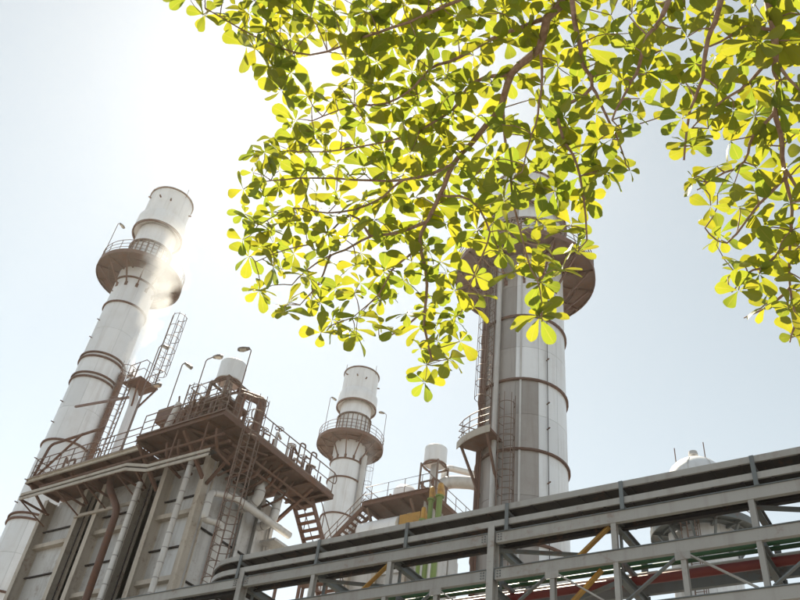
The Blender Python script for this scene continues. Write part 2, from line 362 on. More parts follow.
def round_platform(root, c, r, ro, z, nst, drop, ratio=0.0, mat='brown'):
    b = MB(); b.ring((c.x, c.y, 0), r + 0.02, ro, z - 0.06, z, 48); pf = b.build('platform', M[mat], root)
    MB().ring((c.x, c.y, 0), ro - 0.02, ro + 0.03, z - 0.2, z + 0.13, 48).build('edge_band', M[mat], pf)
    MB().ring((c.x, c.y, 0), (r + ro) / 2 - 0.04, (r + ro) / 2 + 0.04, z - 0.16, z - 0.062, 40).build('joist_ring', M[mat], pf)
    s = MB(); s.bar((r - 0.02, 0, -0.13), (ro - 0.02, 0, -0.13), 0.09, 0.13); s.bar((ro - 0.3, 0, -0.2), (r - 0.01, 0, -drop), 0.09, 0.1)
    s.box((r - 0.01, -0.1, -drop - 0.2), (r + 0.05, 0.1, -drop + 0.12))
    me = s.mesh('strut', M[mat])
    for i in range(nst): inst('strut', me, pf, (c.x, c.y, z), 2 * math.pi * i / nst + ratio)
    k = 40; rr = ro - 0.03
    railing(pf, [(c.x + rr * math.cos(2 * math.pi * i / k), c.y + rr * math.sin(2 * math.pi * i / k), z) for i in range(k)], closed=True, toe=False, step=1.0, mids=(0.4, 0.75))
    return pf
def stack(name, label, c, r, rings, zp, rp, z_sh0, z_sh1, r_sh, r_top, z_top, nst, drop, ns, step, ribs=True, double=(), mat='clad', phase=None, pick=None):
    root = thing(name, label, 'chimney stack', (c.x, c.y, 0), 'exhaust stacks of the power plant')
    c0 = (c.x, c.y, 0)
    MB().lathe([(r + 0.35, 0), (r + 0.35, 0.4), (r - 0.04, 0.4), (r - 0.04, z_top - 0.3)], c0, 40).build('shell', M['clad_old'], root, True)
    zs = [0.4]; edges = [0.4] + sorted(rings) + [z_sh0]
    for a, b in zip(edges, edges[1:]):
        k = max(1, round((b - a) / step)); zs += [a + (b - a) * i / k for i in range(1, k + 1)]
    sheets(root, c, r, zs, ns, M[mat], phase=phase, pick=pick)
    for z in rings:
        for dz in ((-0.16, 0.16) if z in double else (0,)):
            MB().ring(c0, r - 0.02, r + 0.12, z + dz - 0.05, z + dz + 0.05).build('stiffener_ring', M['ring'], root, True)
    round_platform(root, c, r, rp, zp, nst, drop)
    # rain shroud and rim
    sh = MB(); sh.lathe([(r - 0.03, z_sh0 + 0.25), (r_sh - 0.05, z_sh0 + 0.1), (r_sh, z_sh0), (r_sh + 0.03, z_sh0 + 0.1), (r_sh, z_sh1 - 0.3), (r_top + 0.02, z_sh1), (r_top - 0.05, z_sh1 + 0.02)], c0, 44)
    so = sh.build('rain_shroud', M[mat], root, True)
    MB().ring(c0, r_sh - 0.08, r_sh + 0.05, z_sh0 - 0.12, z_sh0 + 0.04, 44).build('rim', M['ring'], so, True)
    sheets(root, c, r_top, [z_sh1, z_top - 0.1], ns, M[mat])
    tp = MB(); tp.lathe([(r_top - 0.03, z_sh1 - 0.2), (r_top - 0.03, z_top - 0.05), (r_top - 0.15, z_top - 0.05), (r_top - 0.15, z_sh1)], c0, 44); tp.build('top_liner', M['clad_old'], root, True)
    MB().ring(c0, r_top - 0.16, r_top + 0.1, z_top - 0.1, z_top, 44).build('top_rim', M['ring'], root, True)
    if ribs:
        rb = MB(); rb.box((r + 0.1, -0.04, 0), (r + 0.16, 0.04, 2.7)); me = rb.mesh('screen_bar', M['rail']); k = int(r * 16)
        for i in range(k): inst('screen_bar', me, root, (c.x, c.y, zp), 2 * math.pi * i / k)
        MB().ring(c0, r - 0.02, r + 0.2, zp + 2.7, zp + 2.78).build('screen_ring', M['rail'], root)
        MB().ring(c0, r - 0.02, r + 0.2, zp + 0.9, zp + 0.96).build('screen_ring', M['rail'], root)
    # lightning rods on the rim and sampling stubs on the shell
    for a in (0.5, 2.6, 4.7):
        p = c + P3(math.cos(a) * r_top, math.sin(a) * r_top, z_top - 0.3); MB().tube([p, p + P3(0, 0, 1.0)], 0.025, 5).build('lightning_rod', M['rail'], root)
    for a in (3.6, 4.1, 5.4, 2.9):
        p = c + P3(math.cos(a) * r_top, math.sin(a) * r_top, (z_sh1 + z_top) / 2 + 0.4 * math.sin(a * 7)); d = P3(math.cos(a), math.sin(a), 0)
        MB().tube([p - d * 0.1, p + d * 0.22], 0.07, 8).build('sampling_port', M['ring'], root)
    return root
def stubs(root, c, r, ang, zs):
    me = MB().bar((r - 0.02, 0, 0), (r + 0.22, 0, 0.0), 0.05, 0.05).mesh('clip', M['ring'])
    for z in zs: inst('clip', me, root, (c.x, c.y, z), ang)

cL = polar(60.2, 52.6); cM = polar(40.3, 66.0); cR = polar(26.8, 35.0)
sL = stack('exhaust_stack', 'tall pale stack at the far left, half veiled by steam', cL, 1.5, [17.5, 22.0, 27.2, 32.3, 34.0, 38.8, 41.2], 42.3, 3.2, 46.9, 48.5, 1.95, 1.72, 51.0, 12, 1.7, 8, 2.6, double=(22.0, 32.3, 34.0))
stubs(sL, cL, 1.5, R(60.2 + 180 - 68), [20.2, 22.9, 24.4, 25.9, 28.6, 30.2, 35.6, 37.2, 40.0])
sM = stack('exhaust_stack', 'small slim stack in the middle distance above the stair landing', cM, 1.42, [30, 33.5, 36.9, 38.7], 40.7, 3.0, 44.8, 46.3, 1.85, 1.65, 48.6, 12, 1.7, 8, 3.0)
sR = stack('exhaust_stack', 'widest and nearest stack, behind the hanging branch tips', cR, 2.13, [13.0, 17.4, 21.9, 25.8, 29.8], 34.3, 3.9, 38.3, 39.6, 2.42, 2.1, 41.4, 14, 2.0, 12, 2.0, phase=R(206.8 - 25), pick=lambda a, z: (206.8 - 72 < a < 206.8 - 10) or (a < 206.8 + 20 and a > 206.8 - 72 and z < 25.7))  # pick: left-hand sheets browner, a dark reflection painted into the cladding
# right stack: caged ladders, small landing, earthing cable with clips
back = 26.8 + 180
def around(c, r, delta, z): a = R(back - delta); return Vector((c.x + r * math.cos(a), c.y + r * math.sin(a), z))
def outward(delta): a = R(back - delta); return (math.cos(a), math.sin(a))
caged_ladder(sR, around(cR, 2.3, 46, 22.5), around(cR, 2.3, 46, 34.3), outward(46), extra=0.9)
caged_ladder(sR, around(cR, 2.3, 16, 10.0), around(cR, 2.3, 16, 23.5), outward(16), extra=1.0)
ld = MB()
def annulus_sector(b, c, r0, r1, z0, z1, d0, d1, n=8): b.lathe([(r0, z0), (r1, z0), (r1, z1), (r0, z1)], (c.x, c.y, 0), n, R(back - d1), R(back - d0), close_prof=True)
annulus_sector(ld, cR, 2.15, 3.3, 22.38, 22.5, 26, 66); lp = ld.build('landing', M['brown'], sR)
eb = MB(); annulus_sector(eb, cR, 3.29, 3.33, 22.25, 22.62, 26, 66); eb.build('edge_band', M['tan'], lp)
railing(lp, [around(cR, 2.4, 66, 22.5), around(cR, 3.26, 66, 22.5)] + [around(cR, 3.26, d, 22.5) for d in (56, 46, 36, 27)], toe=False, step=0.6, mids=(0.4, 0.75))
for d in (30, 62): MB().bar(around(cR, 3.2, d, 22.36), around(cR, 2.1, d, 20.0), 0.1, 0.1).build('strut', M['brown'], lp)
cab = MB(); cab.tube([around(cR, 2.2, -32, 12), around(cR, 2.2, -32, 33.5)], 0.018, 5); cab.build('earthing_cable', M['dark'], sR)
stubs(sR, cR, 2.13, R(back + 32), [14.5, 16.2, 18.8, 20.4, 23.2, 24.6, 27.2, 28.6, 31])
for d in (58, 62, 66, 70): MB().tube([around(cR, 2.25, d, 8), around(cR, 2.25, d, 34.2)], 0.045, 6).build('conduit', M['brown'], sR)
MB().tube([around(cR, 2.35, 33, 8), around(cR, 2.35, 33, 33.5)], 0.12, 10).build('riser_pipe', M['clad_old'], sR, True)
# a long vertical cover strip between cladding sheets
cs = MB(); annulus_sector(cs, cR, 2.12, 2.19, 15.0, 33.8, 2, 4.5, 1); cs.build('cover_strip', M['clad_old'], sR)
# left stack: pipe up its near side; middle stack: pipe and ladder
backL = 60.2 + 180
def al(c, bk, r, d, z): a = R(bk - d); return Vector((c.x + r * math.cos(a), c.y + r * math.sin(a), z))
MB().tube([al(cL, backL, 1.75, -58, 4), al(cL, backL, 1.75, -58, 33.5)], 0.22, 10).build('riser_pipe', M['brown'], sL, True)
backM = 40.3 + 180
MB().tube([al(cM, backM, 1.7, -58, 4), al(cM, backM, 1.7, -58, 39.5)], 0.24, 10).build('riser_pipe', M['clad_old'], sM, True)
caged_ladder(sM, al(cM, backM, 1.75, -105, 20), al(cM, backM, 1.75, -105, 40.6), (math.cos(R(backM + 105)), math.sin(R(backM + 105))), extra=0.9, hoop_step=1.4)
caged_ladder(sL, al(cL, backL, 1.6, -150, 20), al(cL, backL, 1.6, -150, 42.2), (math.cos(R(backL + 150)), math.sin(R(backL + 150))), hoop_step=1.5)

# vessel tower with domed top at the right
cT = polar(14.1, 36.0)
vt = thing('vessel_tower', 'pale domed vessel with a round gallery, peeping over the steel rack at right', 'vessel', (cT.x, cT.y, 0))
MB().lathe([(1.6, 0), (1.6, 0.5), (1.24, 0.5), (1.24, 21.8)], (cT.x, cT.y, 0), 36).build('shell', M['clad_old'], vt, True)
sheets(vt, cT, 1.28, [0.5 + 2.1 * i for i in range(11)], 8, M['clad'])
dm = MB(); dm.lathe([(1.33, 21.5)] + [(1.33 * math.cos(R(a)), 21.8 + 1.25 * math.sin(R(a))) for a in (0, 15, 30, 45, 60, 75, 88)], (cT.x, cT.y, 0), 32); dm.build('dome', M['clad'], vt, True)
for dx in (-0.6, 0.75):
    p = cT + P3(-0.3, dx, 22.4); MB().tube([p, p + P3(0, 0, 1.3)], 0.025, 5).build('lightning_rod', M['rail'], vt)
round_platform(vt, cT, 1.3, 2.25, 19.3, 12, 1.1, mat='bluegrey')
caged_ladder(vt, cT + P3(-1.45, 0.1, 6), cT + P3(-1.45, 0.1, 19.3), (-1, 0), hoop_step=1.2)
MB().tube([cT + P3(-1.1, 1.0, 3), cT + P3(-1.1, 1.0, 19)], 0.25, 10).build('riser_pipe', M['insul'], vt, True)
for k in range(8): MB().lathe([(1.345, 21.55), (1.345, 21.8)] + [(1.345 * math.cos(R(a)), 21.8 + 1.265 * math.sin(R(a))) for a in (15, 30, 45, 60, 75, 86)], (cT.x, cT.y, 0), 1, R(45 * k), R(45 * k + 3)).build('dome_seam', M['clad_old'], vt)
MB().lathe([(0, 0.5), (0.2, 0.48), (0.22, 0.3), (0.1, 0.28), (0.1, -0.2)], (cT.x, cT.y, 23.0), 14).build('dome_vent', M['clad_old'], vt, True)

# ------------------------------------------------------------------ boiler (left)
def boiler(label, ox, oy, z_deck, scale_note=None, full=True):
    pass
B = thing('heat_recovery_boiler', 'large grey boiler casing with tan columns and a brown overhanging top platform, at left', 'boiler', (21, 25.5, 0))
XW, XP = 21.0, 21.6
core = MB(); core.box((XP, 26.0, 0), (25.4, 36.3, 19.5)); core.build('casing', M['clad_old'], B)
mods = [(25.5, 28.3), (29.4, 32.35), (33.42, 36.65)]
thick = [2.6, 5.5, 8.4, 11.3, 14.15, 17.05]
for y0, y1 in mods:
    for ye, s in ((y0, 1), (y1, -1)):
        c = MB(); yc = ye + s * 0.13
        c.box((XW, yc - 0.14, 0), (XW + 0.03, yc + 0.14, 19.4)); c.box((XP - 0.06, yc - 0.14, 0), (XP - 0.03, yc + 0.14, 19.4)); c.box((XW + 0.03, yc - 0.012, 0), (XP - 0.06, yc + 0.012, 19.4))
        c.build('column', M['tan'], B)
    zz = [0.0]
    for i, z in enumerate(thick): zz += [z]
    zz.append(19.4)
    ya, yb = y0 + 0.15, y1 - 0.15
    for i, (a, b_) in enumerate(zip(zz, zz[1:])):
        mid = a + (b_ - a) * 0.5 if i < 6 else a + 0.85
        for za, zb in ((a + 0.1, mid - 0.04), (mid + 0.04, b_ - 0.1)):
            if zb - za < 0.2: continue
            p = MB(); w = 0.02 * rnd.random()
            p.hexa([(XP - 0.05 - w, ya + 0.02, za), (XP, ya + 0.02, za), (XP, yb - 0.02, za), (XP - 0.05, yb - 0.02, za), (XP - 0.05, ya + 0.02, zb), (XP, ya + 0.02, zb), (XP, yb - 0.02, zb), (XP - 0.05 - w, yb - 0.02, zb)])
            p.build('casing_panel', M['panel'], B)
        MB().bar((XP - 0.1, ya, mid), (XP - 0.1, yb, mid), 0.1, 0.05).build('stiffener', M['dark'], B)
        if b_ < 19: MB().channel((XP - 0.17, ya, b_), (XP - 0.17, yb, b_), 0.2, 0.32, 0.02, side=-1).build('girt', M['tan'], B)
# recesses between the modules
for y0, y1 in ((28.3, 29.4), (32.35, 33.42)):
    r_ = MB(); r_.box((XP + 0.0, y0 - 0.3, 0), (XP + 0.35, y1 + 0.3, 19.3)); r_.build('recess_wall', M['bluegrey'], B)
    MB().bar((XW + 0.12, (y0 + y1) / 2 + 0.2, 4), (XW + 0.12, (y0 + y1) / 2 + 0.2, 19), 0.05, 0.05, up=(1, 0, 0)).build('conduit', M['dark'], B)
# right face, looking along -Y
YF = 25.5
for i, (x0, x1) in enumerate(((21.7, 22.65), (22.85, 23.8), (24.0, 24.75), (24.95, 25.7))):
    for za, zb in ((8, 11.2), (11.3, 14.1), (14.2, 16.4), (16.5, 19.3)):
        p = MB(); p.box((x0 + 0.02, YF + 0.3, za), (x1 - 0.02, YF + 0.45, zb)); p.build('casing_panel', M['panel'], B)
        MB().bar((x0, YF + 0.25, zb + 0.05), (x1, YF + 0.25, zb + 0.05), 0.08, 0.05).build('stiffener', M['dark'], B)
for x in (21.55, 22.75, 23.9, 24.85, 25.75):
    c = MB(); c.box((x - 0.09, YF + 0.1, 0), (x + 0.09, YF + 0.13, 19.4)); c.box((x - 0.012, YF + 0.13, 0), (x + 0.012, YF + 0.45, 19.4)); c.build('buckstay', M['panel'], B)
# ---- top platform, front corner at (19.2, 23.3), right wing to x = 26.7
DZ = 20.0
pf = MB(); pf.box((19.25, 23.3, DZ - 0.05), (26.7, 25.45, DZ)); pf.box((19.25, 25.45, DZ - 0.05), (21.9, 28.45, DZ)); pf.box((21.9, 25.45, DZ - 0.05), (25.8, 37.0, DZ))
top_pf = pf.build('top_platform', M['brown'], B)
for a, b_ in (((19.2, 23.25, DZ - 0.12), (26.75, 23.25, DZ - 0.12)), ((19.2, 23.2, DZ - 0.12), (19.2, 28.5, DZ - 0.12)), ((26.75, 23.2, DZ - 0.12), (26.75, 25.5, DZ - 0.12)), ((19.3, 28.5, DZ - 0.12), (21.9, 28.5, DZ - 0.12))):
    MB().channel(a, b_, 0.24, 0.09, 0.015).build('edge_beam', M['brown'], top_pf)
for y in (24.2, 25.5, 27.0, 28.3): MB().ibeam((19.25, y, DZ - 0.17), (22.3, y, DZ - 0.17), 0.22, 0.14, 0.02).build('joist', M['brown'], top_pf)
for x in (20.2, 21.3, 22.6, 23.9, 25.1, 26.2): MB().ibeam((x, 23.3, DZ - 0.17), (x, 25.6, DZ - 0.17), 0.22, 0.14, 0.02).build('joist', M['brown'], top_pf)
for y in (25.6, 28.4):
    MB().bar((19.35, y, DZ - 0.3), (21.05, y, 18.3), 0.13, 0.13).build('strut', M['brown'], top_pf)
MB().bar((20.9, 23.4, DZ - 0.3), (21.3, 25.6, 18.2), 0.12, 0.12).build('strut', M['brown'], top_pf)
MB().bar((25.5, 23.4, DZ - 0.28), (25.7, 25.6, 18.4), 0.14, 0.14).build('strut', M['brown'], top_pf)
MB().bar((23.3, 23.4, DZ - 0.28), (23.4, 25.6, 18.6), 0.1, 0.1).build('strut', M['brown'], top_pf)
MB().bar((19.4, 25.4, DZ - 0.25), (22.4, 23.5, DZ - 0.32), 0.1, 0.08).build('plan_brace', M['brown'], top_pf)
railing(top_pf, [(20.0, 23.28, DZ), (19.25, 23.28, DZ), (19.25, 28.4, DZ)], step=0.7, mids=(0.38, 0.75))
railing(top_pf, [(20.9, 23.28, DZ), (26.68, 23.28, DZ)], step=1.15, end_loops=True)
# ---- lower left platform
pl = MB(); pl.box((19.6, 28.6, 19.72), (21.9, 36.4, 19.77)); lpf = pl.build('side_platform', M['brown'], B)
MB().channel((19.55, 28.55, 19.66), (19.55, 36.45, 19.66), 0.22, 0.09, 0.015).build('edge_beam', M['tan'], lpf)
MB().channel((19.55, 36.45, 19.66), (21.6, 36.45, 19.66), 0.22, 0.09, 0.015).build('edge_beam', M['brown'], lpf)
for y in (29.5, 31.0, 32.5, 34.0, 35.5): MB().ibeam((19.6, y, 19.6), (21.5, y, 19.6), 0.2, 0.12, 0.02).build('joist', M['brown'], lpf)
railing(lpf, [(19.6, 28.9, 19.77), (19.6, 36.4, 19.77), (21.4, 36.4, 19.77)], step=0.9, mids=(0.38, 0.75))
for y in (29.3, 33.2, 36.2): MB().bar((19.7, y, 19.5), (21.1, y, 18.6), 0.1, 0.1).build('strut', M['brown'], lpf)
# a bent hand-hold frame on the left platform (handrail of the stair arriving there)
MB().tube(bend([(19.7, 36.3, 19.8), (19.7, 36.0, 21.7), (19.75, 32.1, 21.75)], 0.3), 0.07, 8).build('stair_handrail', M['brown'], lpf, True)
MB().tube([(19.7, 36.1, 19.9), (19.7, 33.6, 21.75)], 0.06, 8).build('stair_handrail', M['brown'], lpf, True)
# ---- cable tray fixed along the wall, with a jog
tw = MB()
for dz in (0, -0.22):
    for dx in (0.0,):
        pts = [(19.35, 36.0, 18.75 + dz), (19.35, 28.7, 18.75 + dz), (19.35, 27.2, 18.35 + dz), (19.35, 23.6, 18.3 + dz)]
        for a, b_ in zip(pts, pts[1:]): tw.channel(a, b_, 0.13, 0.06, 0.012)
wt = tw.build('wall_cable_tray', M['tan'], B)
for y in (29.3, 31.4, 33.3, 35.9):
    b_ = MB(); b_.bar((19.35, y, 18.5), (21.05, y, 18.5), 0.07, 0.09); b_.bar((19.4, y, 18.46), (21.03, y, 17.9), 0.05, 0.05); b_.build('bracket', M['brown'], wt)
for y in (24.2, 26.0): MB().bar((19.35, y, 18.1), (19.35, y, 19.9), 0.05, 0.05, up=(1, 0, 0)).build('hanger', M['brown'], wt)
for i in range(5): MB().tube([(19.42 + 0.05 * i, 36.2, 18.72), (19.42 + 0.05 * i, 28.7, 18.72), (19.42 + 0.05 * i, 27.2, 18.32), (19.42 + 0.05 * i, 23.5, 18.27)], 0.025, 5).build('cable', M['cable'], wt)
MB().bar((20.95, 29.3, 17.9), (20.95, 33.6, 17.95), 0.1, 0.14).build('girt', M['tan'], B)
# ---- insulated downpipes with banded sleeves
def banded(root, pts, r, mat='insul', step=0.62, name='insulated_pipe', bendr=0.25):
    pp = bend(pts, bendr); o = MB().tube(pp, r, 12).build(name, M[mat], root, True)
    L = 0; nxt = step * 0.5
    for a, b_ in zip(pp, pp[1:]):
        d = b_ - a
        while L + d.length > nxt and d.length > 1e-6:
            q = a + d * ((nxt - L) / d.length); dn = d.normalized()
            MB().tube([q - dn * 0.02, q + dn * 0.02], r * 1.05, 12).build('band', M['clad_brown'], o); nxt += step
        L += d.length
    return o
banded(B, [(20.6, 26.1, 19.1), (20.6, 26.1, 9.0)], 0.13)
banded(B, [(20.6, 29.1, 18.6), (20.6, 29.05, 9.0)], 0.13)
MB().tube(bend([(20.75, 31.6, 19.9), (20.6, 31.3, 18.9), (20.5, 29.9, 17.4), (20.5, 29.75, 8)], 0.4), 0.16, 12).build('downpipe', M['brown'], B, True)
banded(B, [(22.1, 24.9, 8.5), (22.1, 24.9, 16.6), (21.1, 24.9, 16.35), (21.1, 24.9, 17.55), (22.4, 24.9, 18.0)], 0.15, bendr=0.2)
MB().tube([(22.3, 24.85, 17.95), (26.15, 24.85, 17.95)], 0.17, 12).build('header_pipe', M['clad_old'], B, True)
MB().bar((25.2, 25.2, 17.35), (26.6, 25.2, 17.35), 0.9, 0.12).build('shelf_plate', M['clad_old'], B)
# elbows and ducts crowded under the right wing
for x, y, z0, z1, r in ((23.6, 24.7, 18.2, 19.3, 0.24), (24.9, 24.8, 17.9, 19.3, 0.2)):
    banded(B, [(x, 25.6, z0), (x, y, z0 + 0.1), (x, y, z1), (x + 0.4, y + 0.2, z1 + 0.4)], r, mat='clad_old', step=0.5, name='elbow_duct', bendr=0.5)
for i in range(7):
    x = 21.6 + i * 0.5; MB().tube(bend([(x, 25.4, 18.7 + 0.1 * (i % 3)), (x + 0.1, 24.3 + 0.15 * (i % 2), 19.0), (x + 0.2, 24.0, 19.8)], 0.3), 0.05 + 0.02 * (i % 3), 8).build('drain_pipe', M['brown'], B, True)
for y in (24.0, 26.2, 26.9): MB().tube(bend([(19.7, y, 19.6), (19.8, y, 19.2), (20.3, y + 0.3, 18.9), (21.2, y + 0.4, 18.8)], 0.2), 0.07, 8).build('drain_pipe', M['brown'], B, True)
# caged ladder at the front of the right wing
caged_ladder(B, (20.45, 23.05, 12.0), (20.45, 23.05, 20.0), (0, -1), extra=1.2, hoop_r=0.38, hoop_step=0.6, cage_from=1.2)
# stair going down from the end of the right wing
st = MB(); a0, a1 = Vector((26.2, 24.1, 19.9)), Vector((28.6, 24.1, 17.2))
s0 = MB().bar(a0, a1 + (a1 - a0) * 0.5, 0.05, 0.26).build('stair_stringer', M['brown'], B); MB().bar(a0 + P3(0, 1.1, 0), a1 + (a1 - a0) * 0.5 + P3(0, 1.1, 0), 0.05, 0.26).build('stair_stringer', M['brown'], B)
tm = MB().box((-0.13, 0.03, -0.03), (0.13, 1.07, 0.0)).mesh('tread', M['brown'])
for i in range(15): inst('tread', tm, s0, a0 + (a1 - a0) * (0.04 + i * 0.1))
for k in (0, 1.1):
    MB().tube([a0 + P3(0, k, 1.0), a1 + (a1 - a0) * 0.5 + P3(0, k, 1.0)], 0.025, 6).build('handrail', M['rail'], s0, True)
    for i in range(4): inst('railing_post', post_mesh(1.0), s0, a0 + (a1 - a0) * (0.1 + 0.4 * i) + P3(0, k, 0))
for x, y in ((28.75, 23.95), (28.75, 25.35)): MB().bar((x + 1.1, y, 0), (x + 1.1, y, 16.5), 0.15, 0.15, up=(1, 0, 0)).build('stair_post', M['brown'], B)
# machinery standing on the top platform
def valve(root, p, h=0.75, s=1.0):
    p = Vector(p); b = MB(); b.lathe([(0.0, 0), (0.13, 0), (0.13, 0.05), (0.06, 0.06), (0.06, 0.25), (0.16, 0.3), (0.17, 0.42), (0.09, 0.52), (0.05, 0.55), (0.03, h), (0, h)], p, 12)
    o = b.build('valve', M['brown'], root, True); w = MB()
    w.tube([p + P3(math.cos(a) * 0.2, 0.0, h + math.sin(a) * 0.0) + P3(0, math.sin(a) * 0.2, 0) for a in [2 * math.pi * i / 12 for i in range(12)]], 0.02, 5, closed=True)
    for a in (0, math.pi / 2): w.tube([p + P3(-0.2 * math.cos(a), -0.2 * math.sin(a), h), p + P3(0.2 * math.cos(a), 0.2 * math.sin(a), h)], 0.015, 5)
    w.build('handwheel', M['brown'], o, True)
for x, h in ((23.0, 1.5), (24.0, 1.2), (24.9, 1.1), (25.5, 0.9)): valve(top_pf, (x, 23.8, DZ), h)
for x, y in ((22.2, 23.9), (21.3, 24.0)): valve(top_pf, (x, y, DZ), 1.0)
for x in (24.35, 25.2): MB().tube(bend([(x, 23.6, DZ), (x, 23.6, DZ + 1.5), (x + 0.25, 23.5, DZ + 1.5), (x + 0.25, 23.5, DZ + 1.25)], 0.12), 0.04, 7).build('vent_pipe', M['rail'], top_pf, True)
MB().tube(bend([(20.9, 24.6, DZ), (20.9, 24.6, 22.3), (21.9, 24.2, 22.35), (21.95, 24.2, 20.4)], 0.35), 0.15, 10).build('crossover_pipe', M['brown'], top_pf, True)
MB().tube(bend([(22.1, 24.2, DZ), (22.1, 24.2, 22.6), (21.0, 25.0, 22.7)], 0.3), 0.12, 10).build('crossover_pipe', M['brown'], top_pf, True)
MB().tube(bend([(20.0, 24.2, DZ + 0.5), (23.5, 24.2, DZ + 0.5), (26.2, 24.2, DZ + 0.45)], 0.2), 0.1, 8).build('header_pipe', M['brown'], top_pf, True)
MB().box((20.3, 28.0, 21.6), (21.2, 29.2, 22.3)).build('junction_box', M['brown'], top_pf)
for y in (28.1, 29.1): MB().bar((20.75, y, DZ), (20.75, y, 21.6), 0.08, 0.08, up=(1, 0, 0)).build('box_post', M['brown'], top_pf)
for i in range(16):
    x = 19.6 + rnd.random() * 1.8; y = 23.9 + rnd.random() * 4.4; h = 0.8 + rnd.random() * 1.5
    MB().tube(bend([(x, y, DZ), (x, y, DZ + h), (x + rnd.uniform(-0.6, 0.6), y + rnd.uniform(-0.7, 0.7), DZ + h)], 0.15), 0.03 + 0.05 * rnd.random(), 7).build('instrument_pipe', M['rail' if i % 2 else 'brown'], top_pf, True)
for i in range(8):
    y = 29.2 + i * 0.85; h = 0.7 + rnd.random() * 0.7
    MB().tube(bend([(20.3, y, 19.77), (20.3, y, 19.77 + h), (20.3 + rnd.uniform(0, 0.5), y + 0.5, 19.77 + h)], 0.15), 0.04 + 0.03 * rnd.random(), 7).build('instrument_pipe', M['rail' if i % 2 else 'brown'], lpf, True)
banded(top_pf, [(19.8, 27.6, DZ), (19.9, 27.3, 21.9)], 0.14, step=0.5)
caged_ladder(B, (19.8, 26.6, DZ), (19.8, 26.6, 22.2), (0.3, -1), cage_from=0.9, extra=0.3, hoop_r=0.36, hoop_step=0.5)
caged_ladder(B, (20.9, 26.3, DZ), (20.9, 26.3, 21.6), (-1, -0.3), cage=False)
up_pf = MB().box((20.1, 24.7, 21.72), (21.75, 27.2, 21.77)).build('drum_platform', M['brown'], B)
railing(up_pf, [(21.7, 24.75, 21.77), (20.15, 24.75, 21.77), (20.15, 27.15, 21.77), (21.7, 27.15, 21.77)], step=0.7)
for x, y in ((20.2, 24.8), (21.65, 24.8), (20.2, 27.1), (21.65, 27.1)): MB().bar((x, y, DZ), (x, y, 21.72), 0.09, 0.09, up=(1, 0, 0)).build('leg', M['brown'], up_pf)
for a, b_ in (((20.2, 24.8, 20.1), (20.2, 27.1, 21.6)), ((20.2, 24.8, 21.6), (21.65, 24.8, 20.1))): MB().bar(a, b_, 0.05, 0.05).build('cross_brace', M['brown'], up_pf)
railing(top_pf, [(21.8, 28.3, DZ), (21.8, 36.5, DZ)], step=1.1)
railing(top_pf, [(26.6, 25.35, DZ), (22.2, 25.35, DZ)], step=1.2)
for i in range(9):
    y = 24.2 + 1.4 * i; hh = 1.3 + 0.9 * rnd.random(); x = 21.9 + 0.5 * rnd.random()
    MB().tube(bend([(x, y, DZ), (x, y, DZ + hh), (x + 0.3, y + 0.9, DZ + hh), (x + 0.3, y + 0.9, DZ)], 0.2), 0.06 + 0.05 * rnd.random(), 8).build('instrument_pipe', M['brown' if i % 3 else 'clad_old'], top_pf, True)
for i in range(5):
    x = 22.6 + i * 0.8; z = DZ + 0.35; c = MB(); c.lathe([(0, 0), (0.16, 0), (0.2, 0.1), (0.2, 0.55), (0.1, 0.7), (0.06, 1.0 + 0.3 * (i % 2)), (0, 1.02 + 0.3 * (i % 2))], (x, 24.7, DZ), 12); c.build('safety_valve', M['brown' if i % 2 else 'rail'], top_pf, True)
for i in range(14):
    x = 22.2 + i * 0.32; h = 0.5 + 0.9 * rnd.random(); y = 23.6 + 1.2 * rnd.random()
    MB().tube(bend([(x, y, DZ), (x, y, DZ + h), (x + rnd.uniform(0.2, 0.7), y + rnd.uniform(-0.2, 0.3), DZ + h)], 0.12), 0.03 + 0.04 * rnd.random(), 7).build('instrument_pipe', M[('brown', 'rail', 'clad_old')[i % 3]], top_pf, True)
for z, y in ((19.35, 23.9), (19.2, 24.3), (19.3, 24.7)): MB().tube([(20.6, y, z), (26.3, y, z)], 0.06, 8).build('header_pipe', M['brown'], top_pf, True)
for y, z, x in ((0, 19.3, 19.8), (0, 19.2, 20.2)): MB().tube([(x, 23.6, z), (x, 35.5, z)], 0.07, 8).build('header_pipe', M['brown'], top_pf, True)
